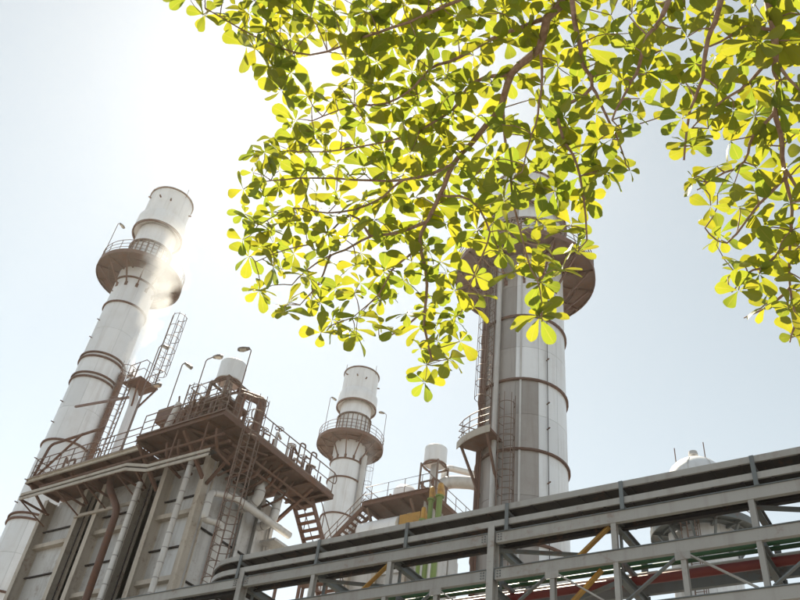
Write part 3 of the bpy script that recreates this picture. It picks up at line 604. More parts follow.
# ---- silencer drum on its frame
def silencer(c, z0, zd, zt, r, label, group='vent silencers'):
    t = thing('vent_silencer', label, 'silencer', (c[0], c[1], z0), group); cc = (c[0], c[1], 0)
    MB().lathe([(0.0, zd), (r * 0.8, zd), (r, zd + 0.1), (r, zt - 0.05), (r - 0.06, zt), (r - 0.12, zt), (r - 0.12, zd + 0.3), (0, zd + 0.3)], cc, 28).build('drum', M['clad'], t, True)
    MB().ring(cc, r - 0.02, r + 0.06, zd - 0.08, zd + 0.0, 28).build('base_ring', M['brown'], t, True)
    for sx in (-1, 1):
        for sy in (-1, 1): MB().bar((c[0] + sx * r * 0.85, c[1] + sy * r * 0.85, z0), (c[0] + sx * r * 0.85, c[1] + sy * r * 0.85, zd + 0.02), 0.1, 0.1, up=(1, 0, 0)).build('leg', M['rail'], t)
    for zz in (zd - 0.12, (z0 + zd) / 2):
        for sx in (-1, 1):
            MB().bar((c[0] + sx * r * 0.85, c[1] - r * 0.85, zz), (c[0] + sx * r * 0.85, c[1] + r * 0.85, zz), 0.07, 0.1).build('cross_bar', M['rail'], t)
            MB().bar((c[0] - r * 0.85, c[1] + sx * r * 0.85, zz + 0.01), (c[0] + r * 0.85, c[1] + sx * r * 0.85, zz + 0.01), 0.07, 0.1).build('cross_bar', M['rail'], t)
    MB().tube([(c[0], c[1], z0), (c[0], c[1], zd + 0.05)], r * 0.35, 12).build('inlet_pipe', M['clad_old'], t, True)
    return t
silencer((21.0, 25.7), DZ, 23.2, 24.35, 0.62, 'pale vent drum on a leg frame on the left boiler roof')
# ---- vent pipe at the left with ladder and little landing, source of the steam
V = thing('steam_vent', 'pale vertical vent pipe with caged ladder and brown landing, below the steam', 'vent pipe', (22.0, 33.9, 19.77))
MB().tube(bend([(22.0, 33.9, 19.5), (22.0, 33.95, 25.2), (22.0, 35.0, 26.9)], 0.5), 0.24, 14).build('pipe', M['clad'], V, True)
MB().tube([(22.0, 34.4, 25.9), (22.0, 35.2, 27.2)], 0.2, 12).build('outlet', M['brown'], V, True)
ln = MB().box((21.3, 33.2, 26.1), (22.6, 34.6, 26.2)).build('landing', M['brown'], V)
railing(ln, [(21.35, 34.5, 26.2), (21.35, 33.25, 26.2), (22.55, 33.25, 26.2), (22.55, 34.5, 26.2)], step=0.7, toe=False)
caged_ladder(V, (21.6, 34.35, 19.8), (21.6, 34.35, 26.2), (-1, 0.2), hoop_step=0.7)
caged_ladder(V, (22.3, 33.5, 26.2), (22.3, 33.5, 30.0), (0, -1), cage_from=0.8, hoop_step=0.8)
for a, b_ in (((21.35, 33.3, 26.1), (21.9, 33.9, 24.6)), ((22.55, 33.3, 26.1), (22.1, 33.9, 24.6))): MB().bar(a, b_, 0.08, 0.08).build('strut', M['brown'], ln)
MB().bar((22.0, 34.2, 25.6), (24.8, 44.4, 29.5), 0.12, 0.12).build('tie_bar', M['brown'], V)
# ---- floodlight poles
lamp_pole((20.3, 31.0, 19.77), 7.0, (0.3, -1), 'tallest floodlight pole, right beside the steam vent ladder', 0.1, 0.25)
lamp_pole((20.3, 30.9, 19.77), 4.35, (0.2, -1), 'floodlight pole with a flat level lamp, left of the junction box', 0.4, 0.0)
lamp_pole((20.4, 28.75, DZ), 5.0, (0.5, -1), 'floodlight pole with drooping lamp over the brown junction box', 0.1, 0.35)
lamp_pole((20.4, 27.05, DZ), 4.75, (0.2, -1), 'floodlight pole left of the vent drum on the boiler roof', 0.35, 0.05)
lamp_pole((20.45, 24.15, DZ), 4.4, (-0.6, 1), 'floodlight pole right of the vent drum on the boiler roof', 0.1, 0.1)
p = al(cL, backL, 3.1, 84, 42.3); lamp_pole(tuple(p), 4.2, (0.9, -0.5), 'floodlight pole on the round gallery of the far left stack', 0.1, 0.3)
p = al(cM, backM, 2.9, 60, 40.7); lamp_pole(tuple(p), 4.0, (0.6, -0.8), 'floodlight pole left on the gallery of the middle stack', 0.1, 0.3)
p = al(cM, backM, 2.9, -80, 40.7); lamp_pole(tuple(p), 3.8, (-0.75, 0.65), 'floodlight pole right on the gallery of the middle stack', 0.2, 0.0)

# ------------------------------------------------------------------ second boiler, further back
B2 = thing('heat_recovery_boiler', 'farther boiler block with railed platform and green pipes, between the middle and wide stacks', 'boiler', (40.3, 27.6, 0), None)
MB().box((40.6, 27.9, 0), (46, 32.6, 25.6)).build('casing', M['clad_old'], B2)
for y in (28.2, 30.4, 32.5):
    c = MB(); c.box((40.1, y - 0.16, 0), (40.14, y + 0.16, 26.5)); c.box((40.14, y - 0.02, 0), (40.55, y + 0.02, 26.5)); c.build('column', M['tan'], B2)
for y in (28.35,):
    for z0, z1 in ((12, 15.4), (15.6, 19), (19.2, 22.6), (22.8, 26)): MB().box((40.45, y, z0), (40.59, y + 2.0, z1)).build('casing_panel', M['panel'], B2)
for i, x in enumerate((41.2, 42.5, 43.8, 45.1)):
    for z0, z1 in ((12, 15.4), (15.6, 19), (19.2, 22.6), (22.8, 26)): MB().box((x - 0.55, 27.76, z0), (x + 0.55, 27.89, z1)).build('casing_panel', M['panel'], B2)
p2 = MB().box((38.6, 25.9, 26.9), (46, 30.9, 27.0)).build('top_platform', M['brown'], B2)
MB().channel((38.55, 25.85, 26.85), (38.55, 30.9, 26.85), 0.28, 0.1).build('edge_beam', M['brown'], p2); MB().channel((38.5, 25.85, 26.85), (46, 25.85, 26.85), 0.28, 0.1).build('edge_beam', M['brown'], p2)
for y in (26.5, 28, 29.5, 30.8): MB().ibeam((38.6, y, 26.76), (41, y, 26.76), 0.25, 0.15).build('joist', M['brown'], p2)
for y in (27.2, 30.5): MB().bar((38.7, y, 26.6), (40.3, y, 24.6), 0.15, 0.15).build('strut', M['rail'], p2)
railing(p2, [(45.9, 25.95, 27), (38.65, 25.95, 27), (38.65, 30.85, 27), (42, 30.85, 27)], step=1.3)
a0, a1 = Vector((38.9, 30.95, 26.9)), Vector((38.9, 35.0, 23.4))
s2_ = MB().bar(a0, a1, 0.06, 0.3).build('stair_stringer', M['brown'], B2); MB().bar(a0 + P3(1, 0, 0), a1 + P3(1, 0, 0), 0.06, 0.3).build('stair_stringer', M['brown'], B2)
tm2 = MB().box((0.03, -0.13, -0.03), (0.97, 0.13, 0)).mesh('tread', M['brown'])
for i in range(14): inst('tread', tm2, s2_, a0 + (a1 - a0) * (0.04 + i * 0.07))
for k in (0, 1.0):
    for zz in (0.55, 1.05): MB().tube([a0 + P3(k, 0, zz), a1 + P3(k, 0, zz)], 0.03, 6).build('handrail', M['rail'], s2_, True)
    for i in range(5): inst('railing_post', post_mesh(1.1), s2_, a0 + (a1 - a0) * (0.05 + 0.22 * i) + P3(k, 0, 0))
sl_ = MB().box((38.7, 35.0, 23.25), (41.5, 37.2, 23.4)).build('stair_landing', M['brown'], B2)
railing(sl_, [(40.0, 35.0, 23.4), (41.4, 35.05, 23.4), (41.4, 37.1, 23.4), (38.75, 37.1, 23.4), (38.75, 35.05, 23.4)], step=0.9)
for x, y in ((38.8, 35.1), (41.4, 35.1), (38.8, 37.1), (41.4, 37.1)): MB().bar((x, y, 0), (x, y, 23.25), 0.16, 0.16, up=(1, 0, 0)).build('leg', M['brown'], sl_)
silencer((40.6, 26.9), 27.0, 29.9, 31.2, 0.76, 'pale vent drum on a tall leg frame beside the wide stack')
MB().tube(bend([(41.0, 27.5, 27.4), (41.2, 26.6, 29.0), (42.4, 24.3, 29.0), (43.0, 23.3, 24.5)], 0.9, 6), 0.42, 14).build('flue_duct', M['clad_old'], B2, True)
MB().tube(bend([(42.0, 27.0, 27), (42.0, 27.0, 30.6), (44.0, 25.2, 30.6), (44.0, 25.2, 27)], 0.5), 0.22, 10).build('crossover_pipe', M['clad_old'], B2, True)
for x, y, zt, r in ((38.35, 25.45, 26.9, 0.15), (38.35, 24.85, 27.0, 0.18), (38.3, 25.9, 25.6, 0.13)):
    MB().tube([(x, y, 3), (x, y, zt - 0.9)], r, 10).build('green_riser', M['lime'], B2, True); MB().tube(bend([(x, y, zt - 0.9), (x, y, zt), (x + 1.2, y + 0.6, zt)], 0.35), r, 10).build('ochre_elbow', M['yellow'], B2, True)
    MB().ring((x, y, 0), r - 0.02, r + 0.1, zt - 0.95, zt - 0.85, 12).build('flange', M['lime'], B2)
MB().lathe([(0.0, 0), (0.7, 0.0), (0.8, 0.15), (0.8, 1.0), (0.6, 1.25), (0, 1.35)], (40.0, 28.6, 27.0), 18).build('flash_drum', M['clad'], B2, True)
for i in range(6):
    y = 26.3 + i * 0.7; x = 39.3 + 0.8 * rnd.random(); h = 0.7 + 1.0 * rnd.random()
    MB().tube(bend([(x, y, 27), (x, y, 27 + h), (x + 0.6, y + 0.5, 27 + h)], 0.15), 0.05 + 0.04 * rnd.random(), 7).build('instrument_pipe', M['brown'], p2, True)
for i in range(8):
    x, y = 39.4 + 0.35 * i, 26.6 + 0.2 * (i % 3); MB().tube([(x, y, 18), (x, y, 26.8)], 0.07 + 0.03 * (i % 3), 8).build('drain_pipe', M['clad_old'], B2, True)
MB().tube([(39.2, 28.0, 25.0), (39.2, 31.0, 25.0)], 0.75, 20).build('lagged_duct', M['clad'], B2, True)
MB().box((38.7, 26.4, 24.2), (39.9, 27.9, 25.6)).build('sunlit_housing', M['yellow'], B2)  # box in the sun, its yellow light painted on as ochre

# ------------------------------------------------------------------ steel pipe rack in the foreground
RX, RB = 16.35, 18.15
RK = thing('pipe_rack', 'long steel pipe rack of beige beams and cross-braced posts across the foreground', 'pipe rack', (17.25, 6, 0))
Y0, Y1 = -20.0, 34.0
cols_y = [-15.0, -7.0, 1.05 - 0.0, 9.03, 17.0, 25.0, 33.0]
cols_y = [-15.2, -7.1, 9.03, 17.0, 25.0, 33.0]
for x, front in ((RX, True), (RB, False)):
    for y in cols_y:
        c = MB(); zt = 11.0 if front else 10.6
        c.box((x - 0.05, y - 0.085, 0), (x - 0.025, y + 0.085, zt)); c.box((x + 0.2, y - 0.085, 0), (x + 0.225, y + 0.085, zt)); c.box((x - 0.025, y - 0.01, 0), (x + 0.2, y + 0.01, zt))
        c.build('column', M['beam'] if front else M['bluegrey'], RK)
        MB().box((x - 0.2, y - 0.25, 0), (x + 0.4, y + 0.25, 0.05)).build('base_plate', M['bluegrey'], RK)
    edges = [Y0] + cols_y[0:] + [Y1]
    for (zt, h) in ((10.81, 0.25), (9.91, 0.25), (8.70, 0.25)):
        for a, b_ in zip(edges, edges[1:]):
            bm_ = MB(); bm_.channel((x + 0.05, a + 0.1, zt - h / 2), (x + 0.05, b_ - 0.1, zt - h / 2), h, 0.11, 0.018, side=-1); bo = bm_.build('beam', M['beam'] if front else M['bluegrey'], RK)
            if front:
                MB().box((x - 0.035, a + 0.1, zt + 0.001), (x + 0.1, b_ - 0.1, zt + 0.022)).build('top_shade_strip', M['bluegrey'], bo)  # dark strip added as the shadow line along the beam top
                for e, s in ((a + 0.1, 1), (b_ - 0.1, -1)):
                    pl_ = MB(); pl_.box((x - 0.018, min(e, e + s * 0.02), zt - h), (x + 0.16, max(e, e + s * 0.02), zt))
                    for k in range(3):
                        for q in (0.08, 0.15):
                            yy = e + s * q; pl_.box((x - 0.024, yy - 0.015, zt - h + 0.055 + k * 0.065), (x - 0.0, yy + 0.015, zt - h + 0.08 + k * 0.065))
                    pl_.build('end_plate', M['bluegrey'], bo)
def rposts(x, ys, z0, z1, w, mat):
    for y in ys:
        b_ = MB(); b_.box((x, y - w / 2, z0), (x + 0.015, y + w / 2, z1)); b_.box((x + 0.12, y - w / 2, z0), (x + 0.135, y + w / 2, z1)); b_.box((x + 0.015, y - 0.008, z0), (x + 0.12, y + 0.008, z1)); b_.build('post', M[mat], RK)
up_nodes = [-11.7, -8.8, -5.85, -2.9, 0.1, 3.1, 6.03, 11.95, 14.4, 19.9, 22.5, 27.8, 30.5]
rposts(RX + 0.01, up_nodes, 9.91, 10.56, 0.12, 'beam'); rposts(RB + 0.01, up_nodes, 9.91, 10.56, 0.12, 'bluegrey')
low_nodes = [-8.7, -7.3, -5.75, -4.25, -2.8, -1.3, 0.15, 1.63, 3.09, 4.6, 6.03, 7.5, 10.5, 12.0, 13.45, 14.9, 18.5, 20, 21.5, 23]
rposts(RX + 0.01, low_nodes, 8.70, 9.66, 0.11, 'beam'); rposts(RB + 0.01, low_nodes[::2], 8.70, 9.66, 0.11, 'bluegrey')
for yt in (-7.3, -4.25, -1.3, 1.63, 4.6, 7.5, 10.5, 13.45, 20.0):
    for s in (-1, 1):
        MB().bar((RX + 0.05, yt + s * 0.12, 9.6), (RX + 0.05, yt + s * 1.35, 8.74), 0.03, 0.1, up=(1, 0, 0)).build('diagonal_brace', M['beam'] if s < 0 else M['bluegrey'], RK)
    MB().box((RX - 0.008, yt - 0.16, 9.5), (RX + 0.006, yt + 0.16, 9.657)).build('gusset', M['beam'], RK)
for y, s in ((6.2, 1), (12.1, 1), (-5.7, 1)):  # steel braces with sun-caught flanges, the sunlight put into their ochre colour
    b_ = MB(); b_.angle((RX + 0.16, y, 10.6), (RX + 0.16, y + 0.95 * s, 9.85), 0.13, 0.02, up=(1, 0, 0)); b_.build('sunlit_brace', M['yellow'], RK)
    b_ = MB(); b_.angle((RX + 0.35, y + 0.3, 9.72), (RX + 0.35, y + 1.45 * s, 8.7), 0.13, 0.02, up=(1, 0, 0)); b_.build('sunlit_brace', M['yellow'], RK)
for y in sorted(up_nodes + cols_y):
    MB().ibeam((RX + 0.25, y + 0.02, 10.66), (RB + 0.0, y + 0.02, 10.66), 0.2, 0.14, 0.018).build('cross_beam', M['bluegrey'], RK)
    MB().ibeam((RX + 0.25, y + 0.02, 9.48), (RB + 0.0, y + 0.02, 9.48), 0.2, 0.14, 0.018).build('cross_beam', M['bluegrey'], RK)
    MB().bar((RX + 0.6, y + 0.02, 9.86), (RB + 0.02, y + 0.02, 9.86), 0.1, 0.08).build('pipe_support', M['bluegrey'], RK)
    MB().bar((RX + 0.62, y + 0.06, 9.58), (RX + 0.62, y + 0.06, 10.56), 0.06, 0.06, up=(1, 0, 0)).build('support_post', M['bluegrey'], RK)
ns_ = sorted(up_nodes + cols_y)
for a, b_ in zip(ns_[::2], ns_[1::2]):
    MB().bar((RX + 0.3, b_, 10.52), (RB, a, 10.52), 0.08, 0.08).build('plan_brace', M['bluegrey'], RK)
    MB().bar((RX + 0.3, a, 9.36), (RB, b_, 9.36), 0.08, 0.08).build('plan_brace', M['bluegrey'], RK)
# cable trays on top: two tiers, rounded turn at the left end towards the boiler
TE = 17.6
def tray(z, label):
    t = thing('cable_tray', label, 'cable tray', (RX, 6, z - 0.2), 'cable trays on the pipe rack')
    for x, sd_ in ((RX - 0.02, 1), (RX + 0.66, -1)):
        rr = 1.55 if sd_ > 0 else 0.87; cx = RX + 1.53
        arc = [(cx - rr * math.cos(R(a)), TE + rr * math.sin(R(a)), z - 0.1) for a in range(0, 91, 10)]
        pts = [(x, Y0, z - 0.1), (x, TE - 0.01, z - 0.1)] + arc[1:] + [(21.0, TE + rr, z - 0.1)]
        b_ = MB()
        for p_, q_ in zip(pts, pts[1:]):
            p_ = Vector(p_); q_ = Vector(q_)
            b_.bar(p_, q_, 0.015, 0.14, ou=0.03); b_.bar(p_, q_, 0.05, 0.014, ou=0.1, os=sd_ * 0.02); b_.bar(p_, q_, 0.05, 0.014, ou=-0.04, os=sd_ * 0.02)
        b_.build('side_rail', M['beam'], t)
    fl = MB(); fl.box((RX + 0.0, Y0, z - 0.145), (RX + 0.64, TE, z - 0.13))
    ring = []
    for a in range(0, 90, 10):
        q = []
        for rr, aa in ((1.53, a), (0.89, a), (0.89, a + 10), (1.53, a + 10)): q.append((RX + 1.53 - rr * math.cos(R(aa)), TE + rr * math.sin(R(aa))))
        fl.hexa([(x, y, z - 0.145) for x, y in q] + [(x, y, z - 0.13) for x, y in q])
    fl.box((RX + 1.53, TE + 0.89, z - 0.145), (21.0, TE + 1.53, z - 0.13))
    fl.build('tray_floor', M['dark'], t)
    rm = MB().box((0, -0.03, -0.03), (0.64, 0.03, 0)).mesh('rung', M['dark']); y = Y0 + 0.4
    while y < TE: inst('rung', rm, t, (RX, y, z - 0.15)); y += 0.6
    for i in range(6):
        x = RX + 0.08 + i * 0.095; MB().tube([(x, Y0, z - 0.09)] + [(x + 0.012 * math.sin(k * 1.7 + i), Y0 + k * 3.1, z - 0.09 + 0.004 * math.cos(k + i)) for k in range(1, 12)], 0.035, 6).build('cable', M['cable'], t, True)
    return t
tray(11.51, 'upper tier of the twin cable trays along the top of the steel rack')
tray(11.12, 'lower tier of the twin cable trays, just above the topmost beige beam')
for i in range(-7, 6):
    y = 2.92 + 2.85 * i
    b_ = MB(); b_.box((RX - 0.075, y - 0.045, 10.81), (RX - 0.06, y + 0.045, 11.5)); b_.box((RX - 0.06, y - 0.045, 10.815), (RX - 0.046, y - 0.03, 11.5)); b_.build('tray_post', M['bluegrey'], RK)
    b_ = MB(); b_.bar((RX + 0.7, y, 10.7), (RX + 0.7, y, 11.5), 0.05, 0.09, up=(1, 0, 0)); b_.build('tray_post', M['bluegrey'], RK)
    for z in (10.9, 11.29): MB().bar((RX - 0.046, y + 0.0, z), (RX + 0.67, y + 0.0, z), 0.06, 0.07).build('tray_bearer', M['bluegrey'], RK)
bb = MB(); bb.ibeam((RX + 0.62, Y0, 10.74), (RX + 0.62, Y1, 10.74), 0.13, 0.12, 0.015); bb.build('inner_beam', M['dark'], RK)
# pipes lying on the rack
def run(x, z, r, mat, label, cat='pipe'):
    t = MB(); t.tube([(x, Y0, z), (x, Y1, z)], r, 14); o = t.build('rack_pipe', M[mat], None, True); tag(o, label, cat, 'pipes lying on the rack')
    return o
run(17.45, 9.685, 0.105, 'red', 'red fire-water pipe running along inside the steel rack')
run(17.15, 9.96, 0.06, 'green', 'front dark green pipe of the two just under the second rack beam')
run(17.4, 9.95, 0.05, 'green', 'rear dark green pipe of the two just under the second rack beam')
run(17.72, 9.94, 0.042, 'white', 'thin white pipe between the green pipes and the red pipe in the rack')
run(17.95, 9.935, 0.035, 'clad_old', 'thinnest grey pipe at the back of the rack, behind the white one')

# ------------------------------------------------------------------ tree: limbs overhead, trunk to the right of the viewer
def sight(px, py, d):
    """point seen at this place of an 800 x 600 view, d metres from the eye (used to survey the branches)"""
    return CAM + (cam_x * (px - 400) + cam_d * (py - 300) + cam_f * 834).normalized() * d
trng = random.Random(21)
TR = thing('tree', 'leafy tree whose branches with paddle-shaped yellow-green leaves hang in from the top', 'tree', (2.6, -2.9, 0))
# limbs: list of (px, py, distance); first point is where it leaves its parent
limbs = [
    [(560, -260, 3.6), (575, -120, 3.3), (566, -10, 3.05), (547, 18, 3.02), (540, 48, 3.03), (512, 73, 3.1), (501, 106, 3.15), (480, 133, 3.2), (454, 163, 3.28), (440, 195, 3.35), (427, 222, 3.4), (420, 240, 3.42), (427, 285, 3.45), (424, 325, 3.45), (432, 360, 3.45)],
    [(780, -200, 3.1), (770, -80, 2.75), (768, 0, 2.6), (774, 30, 2.58), (775, 60, 2.57), (778, 90, 2.58), (775, 112, 2.6), (781, 135, 2.62), (784, 168, 2.65), (787, 185, 2.68), (792, 210, 2.72), (790, 243, 2.8), (790, 286, 2.88), (796, 320, 2.92)],
    [(427, 222, 3.4), (400, 232, 3.5), (372, 236, 3.58), (345, 250, 3.65), (318, 262, 3.7), (292, 285, 3.75)],
    [(418, 250, 3.42), (392, 270, 3.5), (379, 294, 3.52), (352, 318, 3.6)],
    [(454, 163, 3.28), (436, 172, 3.35), (403, 180, 3.45), (355, 180, 3.6), (300, 178, 3.7), (262, 182, 3.75)],
    [(403, 180, 3.45), (370, 204, 3.6), (328, 213, 3.7), (292, 208, 3.75), (258, 225, 3.8)],
    [(512, 73, 3.1), (475, 82, 3.2), (454, 108, 3.3), (420, 130, 3.35), (385, 142, 3.45), (340, 150, 3.55), (300, 152, 3.65)],
    [(547, 18, 3.02), (505, 33, 3.1), (460, 57, 3.2), (430, 69, 3.25), (414, 87, 3.3), (387, 103, 3.35), (354, 106, 3.45), (312, 121, 3.55)],
    [(566, -10, 3.05), (520, -25, 3.1), (460, 0, 3.2), (410, 22, 3.25), (360, 38, 3.35), (310, 55, 3.5), (262, 40, 3.6), (205, 8, 3.7)],
    [(541, 50, 3.03), (542, 78, 2.98), (538, 114, 2.98), (529, 144, 3.0), (522, 172, 3.0)],
    [(503, 108, 3.15), (506, 147, 3.1), (511, 180, 3.08), (515, 210, 3.06), (527, 257, 3.05), (540, 290, 3.05), (542, 322, 3.05)],
    [(575, -120, 3.3), (572, 0, 2.95), (580, 45, 2.9), (581, 60, 2.9), (592, 87, 2.9), (560, 112, 2.95), (562, 135, 2.95), (577, 165, 2.95), (584, 202, 2.95), (587, 240, 2.95)],
    [(592, 87, 2.9), (606, 115, 2.85), (618, 140, 2.85), (626, 165, 2.85)],
    [(690, -130, 2.95), (669, 0, 2.6), (648, 36, 2.6), (639, 66, 2.62), (627, 90, 2.65), (612, 120, 2.7)],
    [(740, -140, 2.9), (721, 0, 2.5), (708, 39, 2.5), (703, 78, 2.52), (690, 110, 2.55), (684, 160, 2.58)],
    [(772, 55, 2.57), (750, 82, 2.55), (735, 93, 2.55), (710, 110, 2.55), (692, 128, 2.58)],
    [(775, 112, 2.6), (753, 136, 2.62), (744, 162, 2.65), (715, 178, 2.7), (697, 190, 2.72)],
    [(785, 178, 2.67), (759, 204, 2.72), (727, 243, 2.8), (705, 228, 2.82)],
    [(790, 239, 2.8), (766, 265, 2.85), (748, 273, 2.86), (732, 292, 2.9)],
    [(790, 288, 2.88), (766, 308, 2.92), (744, 318, 2.95)],
    [(796, 320, 2.92), (790, 342, 2.95)],
    [(774, 30, 2.58), (744, 27, 2.55), (720, 42, 2.55), (690, 50, 2.55)],
    [(784, 168, 2.65), (805, 200, 2.6), (830, 240, 2.6)],
    [(774, 60, 2.57), (800, 90, 2.5), (840, 120, 2.5)],
    [(370, 236, 3.58), (350, 215, 3.66), (320, 240, 3.7), (285, 250, 3.75), (255, 262, 3.8)],
    [(331, 254, 3.68), (318, 285, 3.7), (300, 305, 3.72)],
    [(424, 312, 3.45), (400, 330, 3.5), (380, 340, 3.55)],
    [(440, 195, 3.35), (470, 200, 3.25), (490, 232, 3.22), (476, 270, 3.3), (462, 310, 3.35)],
]
lims = []
twig_net = []
for li, L in enumerate(limbs):
    pts = [sight(*p) for p in L]
    # smooth and make it a little crooked
    q = [pts[0]]
    for i in range(len(pts) - 1):
        a, b_ = pts[i], pts[i + 1]; p0 = pts[max(0, i - 1)]; p3 = pts[min(len(pts) - 1, i + 2)]
        for k in (1, 2, 3):
            t = k / 3
            v_ = 0.5 * ((2 * a) + (b_ - p0) * t + (2 * p0 - 5 * a + 4 * b_ - p3) * t * t + (3 * a - p0 - 3 * b_ + p3) * t ** 3)
            q.append(v_ + Vector((trng.uniform(-1, 1), trng.uniform(-1, 1), trng.uniform(-1, 1))) * (0.003 if k < 3 else 0.0))
    lims.append(q); twig_net += [(p, 0) for p in q]
# trunk and the two boughs that carry the limbs
fork = Vector((2.3, -1.6, 3.6))
tk_ = MB(); tp_ = [Vector((2.6, -2.9, 0)), Vector((2.58, -2.8, 0.5)), Vector((2.5, -2.5, 1.6)), Vector((2.4, -2.05, 2.7)), fork]
tk_.tube(tp_, 0.1, 14, radii=[0.17, 0.135, 0.115, 0.1, 0.085]); tk_.build('trunk', M['bark'], TR, True)
def bough(a, mids, b_, r0, r1):
    pts = [a] + mids + [b_]; MB().tube(bend(pts, 0.5, 6), r0, 10, radii=None).build('bough', M['bark'], TR, True)
lead = [0, 1, 11, 13, 14]
for i in (0, 1, 13, 14):
    e = lims[i][0]; mid = fork.lerp(e, 0.5) + Vector((0, 0, 0.45))
    k = 10; pp = [fork * (1 - t) ** 2 + mid * 2 * t * (1 - t) + e * t * t for t in [j / k for j in range(k + 1)]]
    MB().tube(pp, 0, 10, radii=[0.06 - (0.06 - (0.021 if i == 0 else 0.014)) * j / k for j in range(k + 1)]).build('bough', M['bark'], TR, True)
R0 = {0: (0.0205, 0.0045), 1: (0.0135, 0.003), 11: (0.010, 0.003), 13: (0.010, 0.003), 14: (0.010, 0.003), 8: (0.009, 0.0025), 4: (0.0085, 0.0025), 2: (0.0085, 0.0025), 7: (0.0085, 0.0025), 6: (0.008, 0.0025)}
for i, q in enumerate(lims):
    r0, r1 = R0.get(i, (0.0058, 0.002)); k = len(q) - 1
    MB().tube(q, 0, 8, radii=[r0 + (r1 - r0) * (j / k) ** 0.8 for j in range(k + 1)]).build('branch', M['bark'], TR, True)
# leafy outline of the crown as it hangs in view; rosettes are scattered through its depth
outline = [(185, -40), (178, 2), (200, 14), (228, 24), (232, 44), (258, 66), (268, 84), (290, 100), (284, 122), (262, 142), (242, 156), (236, 182), (246, 200), (242, 238), (248, 258), (262, 268), (258, 292), (270, 304), (284, 316), (302, 314), (322, 334), (345, 336), (370, 338), (395, 332), (412, 352), (424, 384), (436, 384), (448, 362), (462, 338), (472, 316), (484, 296), (505, 280), (524, 284), (532, 318), (546, 334), (550, 300), (562, 276), (580, 252), (572, 232), (592, 214), (602, 186), (628, 176), (640, 158), (626, 136), (640, 104), (664, 106), (682, 176), (698, 186), (694, 206), (698, 230), (712, 236), (724, 254), (730, 290), (740, 312), (762, 300), (774, 330), (788, 344), (804, 330), (860, 300), (880, -60)]
holes = [((655, 140), 24), ((513, 100), 17), ((526, 120), 12), ((455, 215), 9), ((652, 15), 8), ((560, 35), 10), ((489, 100), 8), ((527, 84), 10), ((322, 62), 24), ((300, 85), 10), ((700, 130), 7), ((470, 250), 10), ((360, 300), 8), ((495, 265), 8), ((560, 215), 10), ((620, 172), 7), ((655, 110), 8), ((740, 195), 9), ((290, 235), 6)]
def inside(x, y):
    c = False; j = len(outline) - 1
    for i in range(len(outline)):
        (xi, yi), (xj, yj) = outline[i], outline[j]
        if (yi > y) != (yj > y) and x < (xj - xi) * (y - yi) / (yj - yi) + xi: c = not c
        j = i
    return c
limb_s = []
for L in limbs:
    for a, b_ in zip(L, L[1:]):
        for t in (0, 0.33, 0.67): limb_s.append(tuple(a[k] + (b_[k] - a[k]) * t for k in range(3)))
def depth_at(x, y):
    w = 0; s_ = 0
    for px, py, d in limb_s:
        q = 1 / ((px - x) ** 2 + (py - y) ** 2 + 60) ** 1.5; w += q; s_ += q * d
    return s_ / w
tips = []
for layer, sp in ((0, 22.0), (1, 28.0)):
    got = []
    for _ in range(5200):
        x = trng.uniform(175, 850); y = trng.uniform(-40, 395)
        if not inside(x, y): continue
        if layer == 2 and y > 150: continue
        if layer == 1 and y > 260 and trng.random() < 0.5: continue
        if layer == 1 and x > 640 and trng.random() < 0.6: continue
        if any((x - h[0]) ** 2 + (y - h[1]) ** 2 < (h[1] and hr) ** 2 for h, hr in holes): continue
        s_ = sp * (0.82 if x < 460 else 1.0)
        if any((x - a) ** 2 + (y - b_) ** 2 < s_ * s_ for a, b_ in got): continue
        got.append((x, y))
    tips += [(x, y, depth_at(x, y) + trng.gauss((0, 0.12, 0.2)[layer], 0.08)) for x, y in got]
tips3 = [sight(*t) for t in tips]
# every rosette hangs on a twig that grows from the nearest older wood
order = sorted(range(len(tips3)), key=lambda i: min((tips3[i] - p).length for p, g_ in twig_net))
tw_mb = MB(); rosettes = []
for i in order:
    e = tips3[i]; best = min(twig_net, key=lambda pg: (pg[0] - e).length + 0.05 * pg[1]); a = best[0]
    d = e - a; Lg = d.length
    side = Vector((trng.uniform(-1, 1), trng.uniform(-1, 1), trng.uniform(-0.2, 1))) * Lg * 0.16
    pts = [a, a + d * 0.3 + side * 0.7, a + d * 0.65 + side, e]
    rr = 0.0026 if best[1] == 0 else 0.0019
    tw_mb.tube(pts, 0, 5, radii=[rr, rr * 0.9, rr * 0.75, rr * 0.6])
    g_ = best[1] + 1
    twig_net += [(pts[1], g_), (pts[2], g_), (e, g_)]
    rosettes.append((e, (pts[3] - pts[2]).normalized()))
    if Lg > 0.16 and trng.random() < 0.6: rosettes.append((pts[2], (pts[2] - pts[1]).normalized()))
tag(tw_mb.build('twigs', M['bark'], TR, True), kind='stuff')
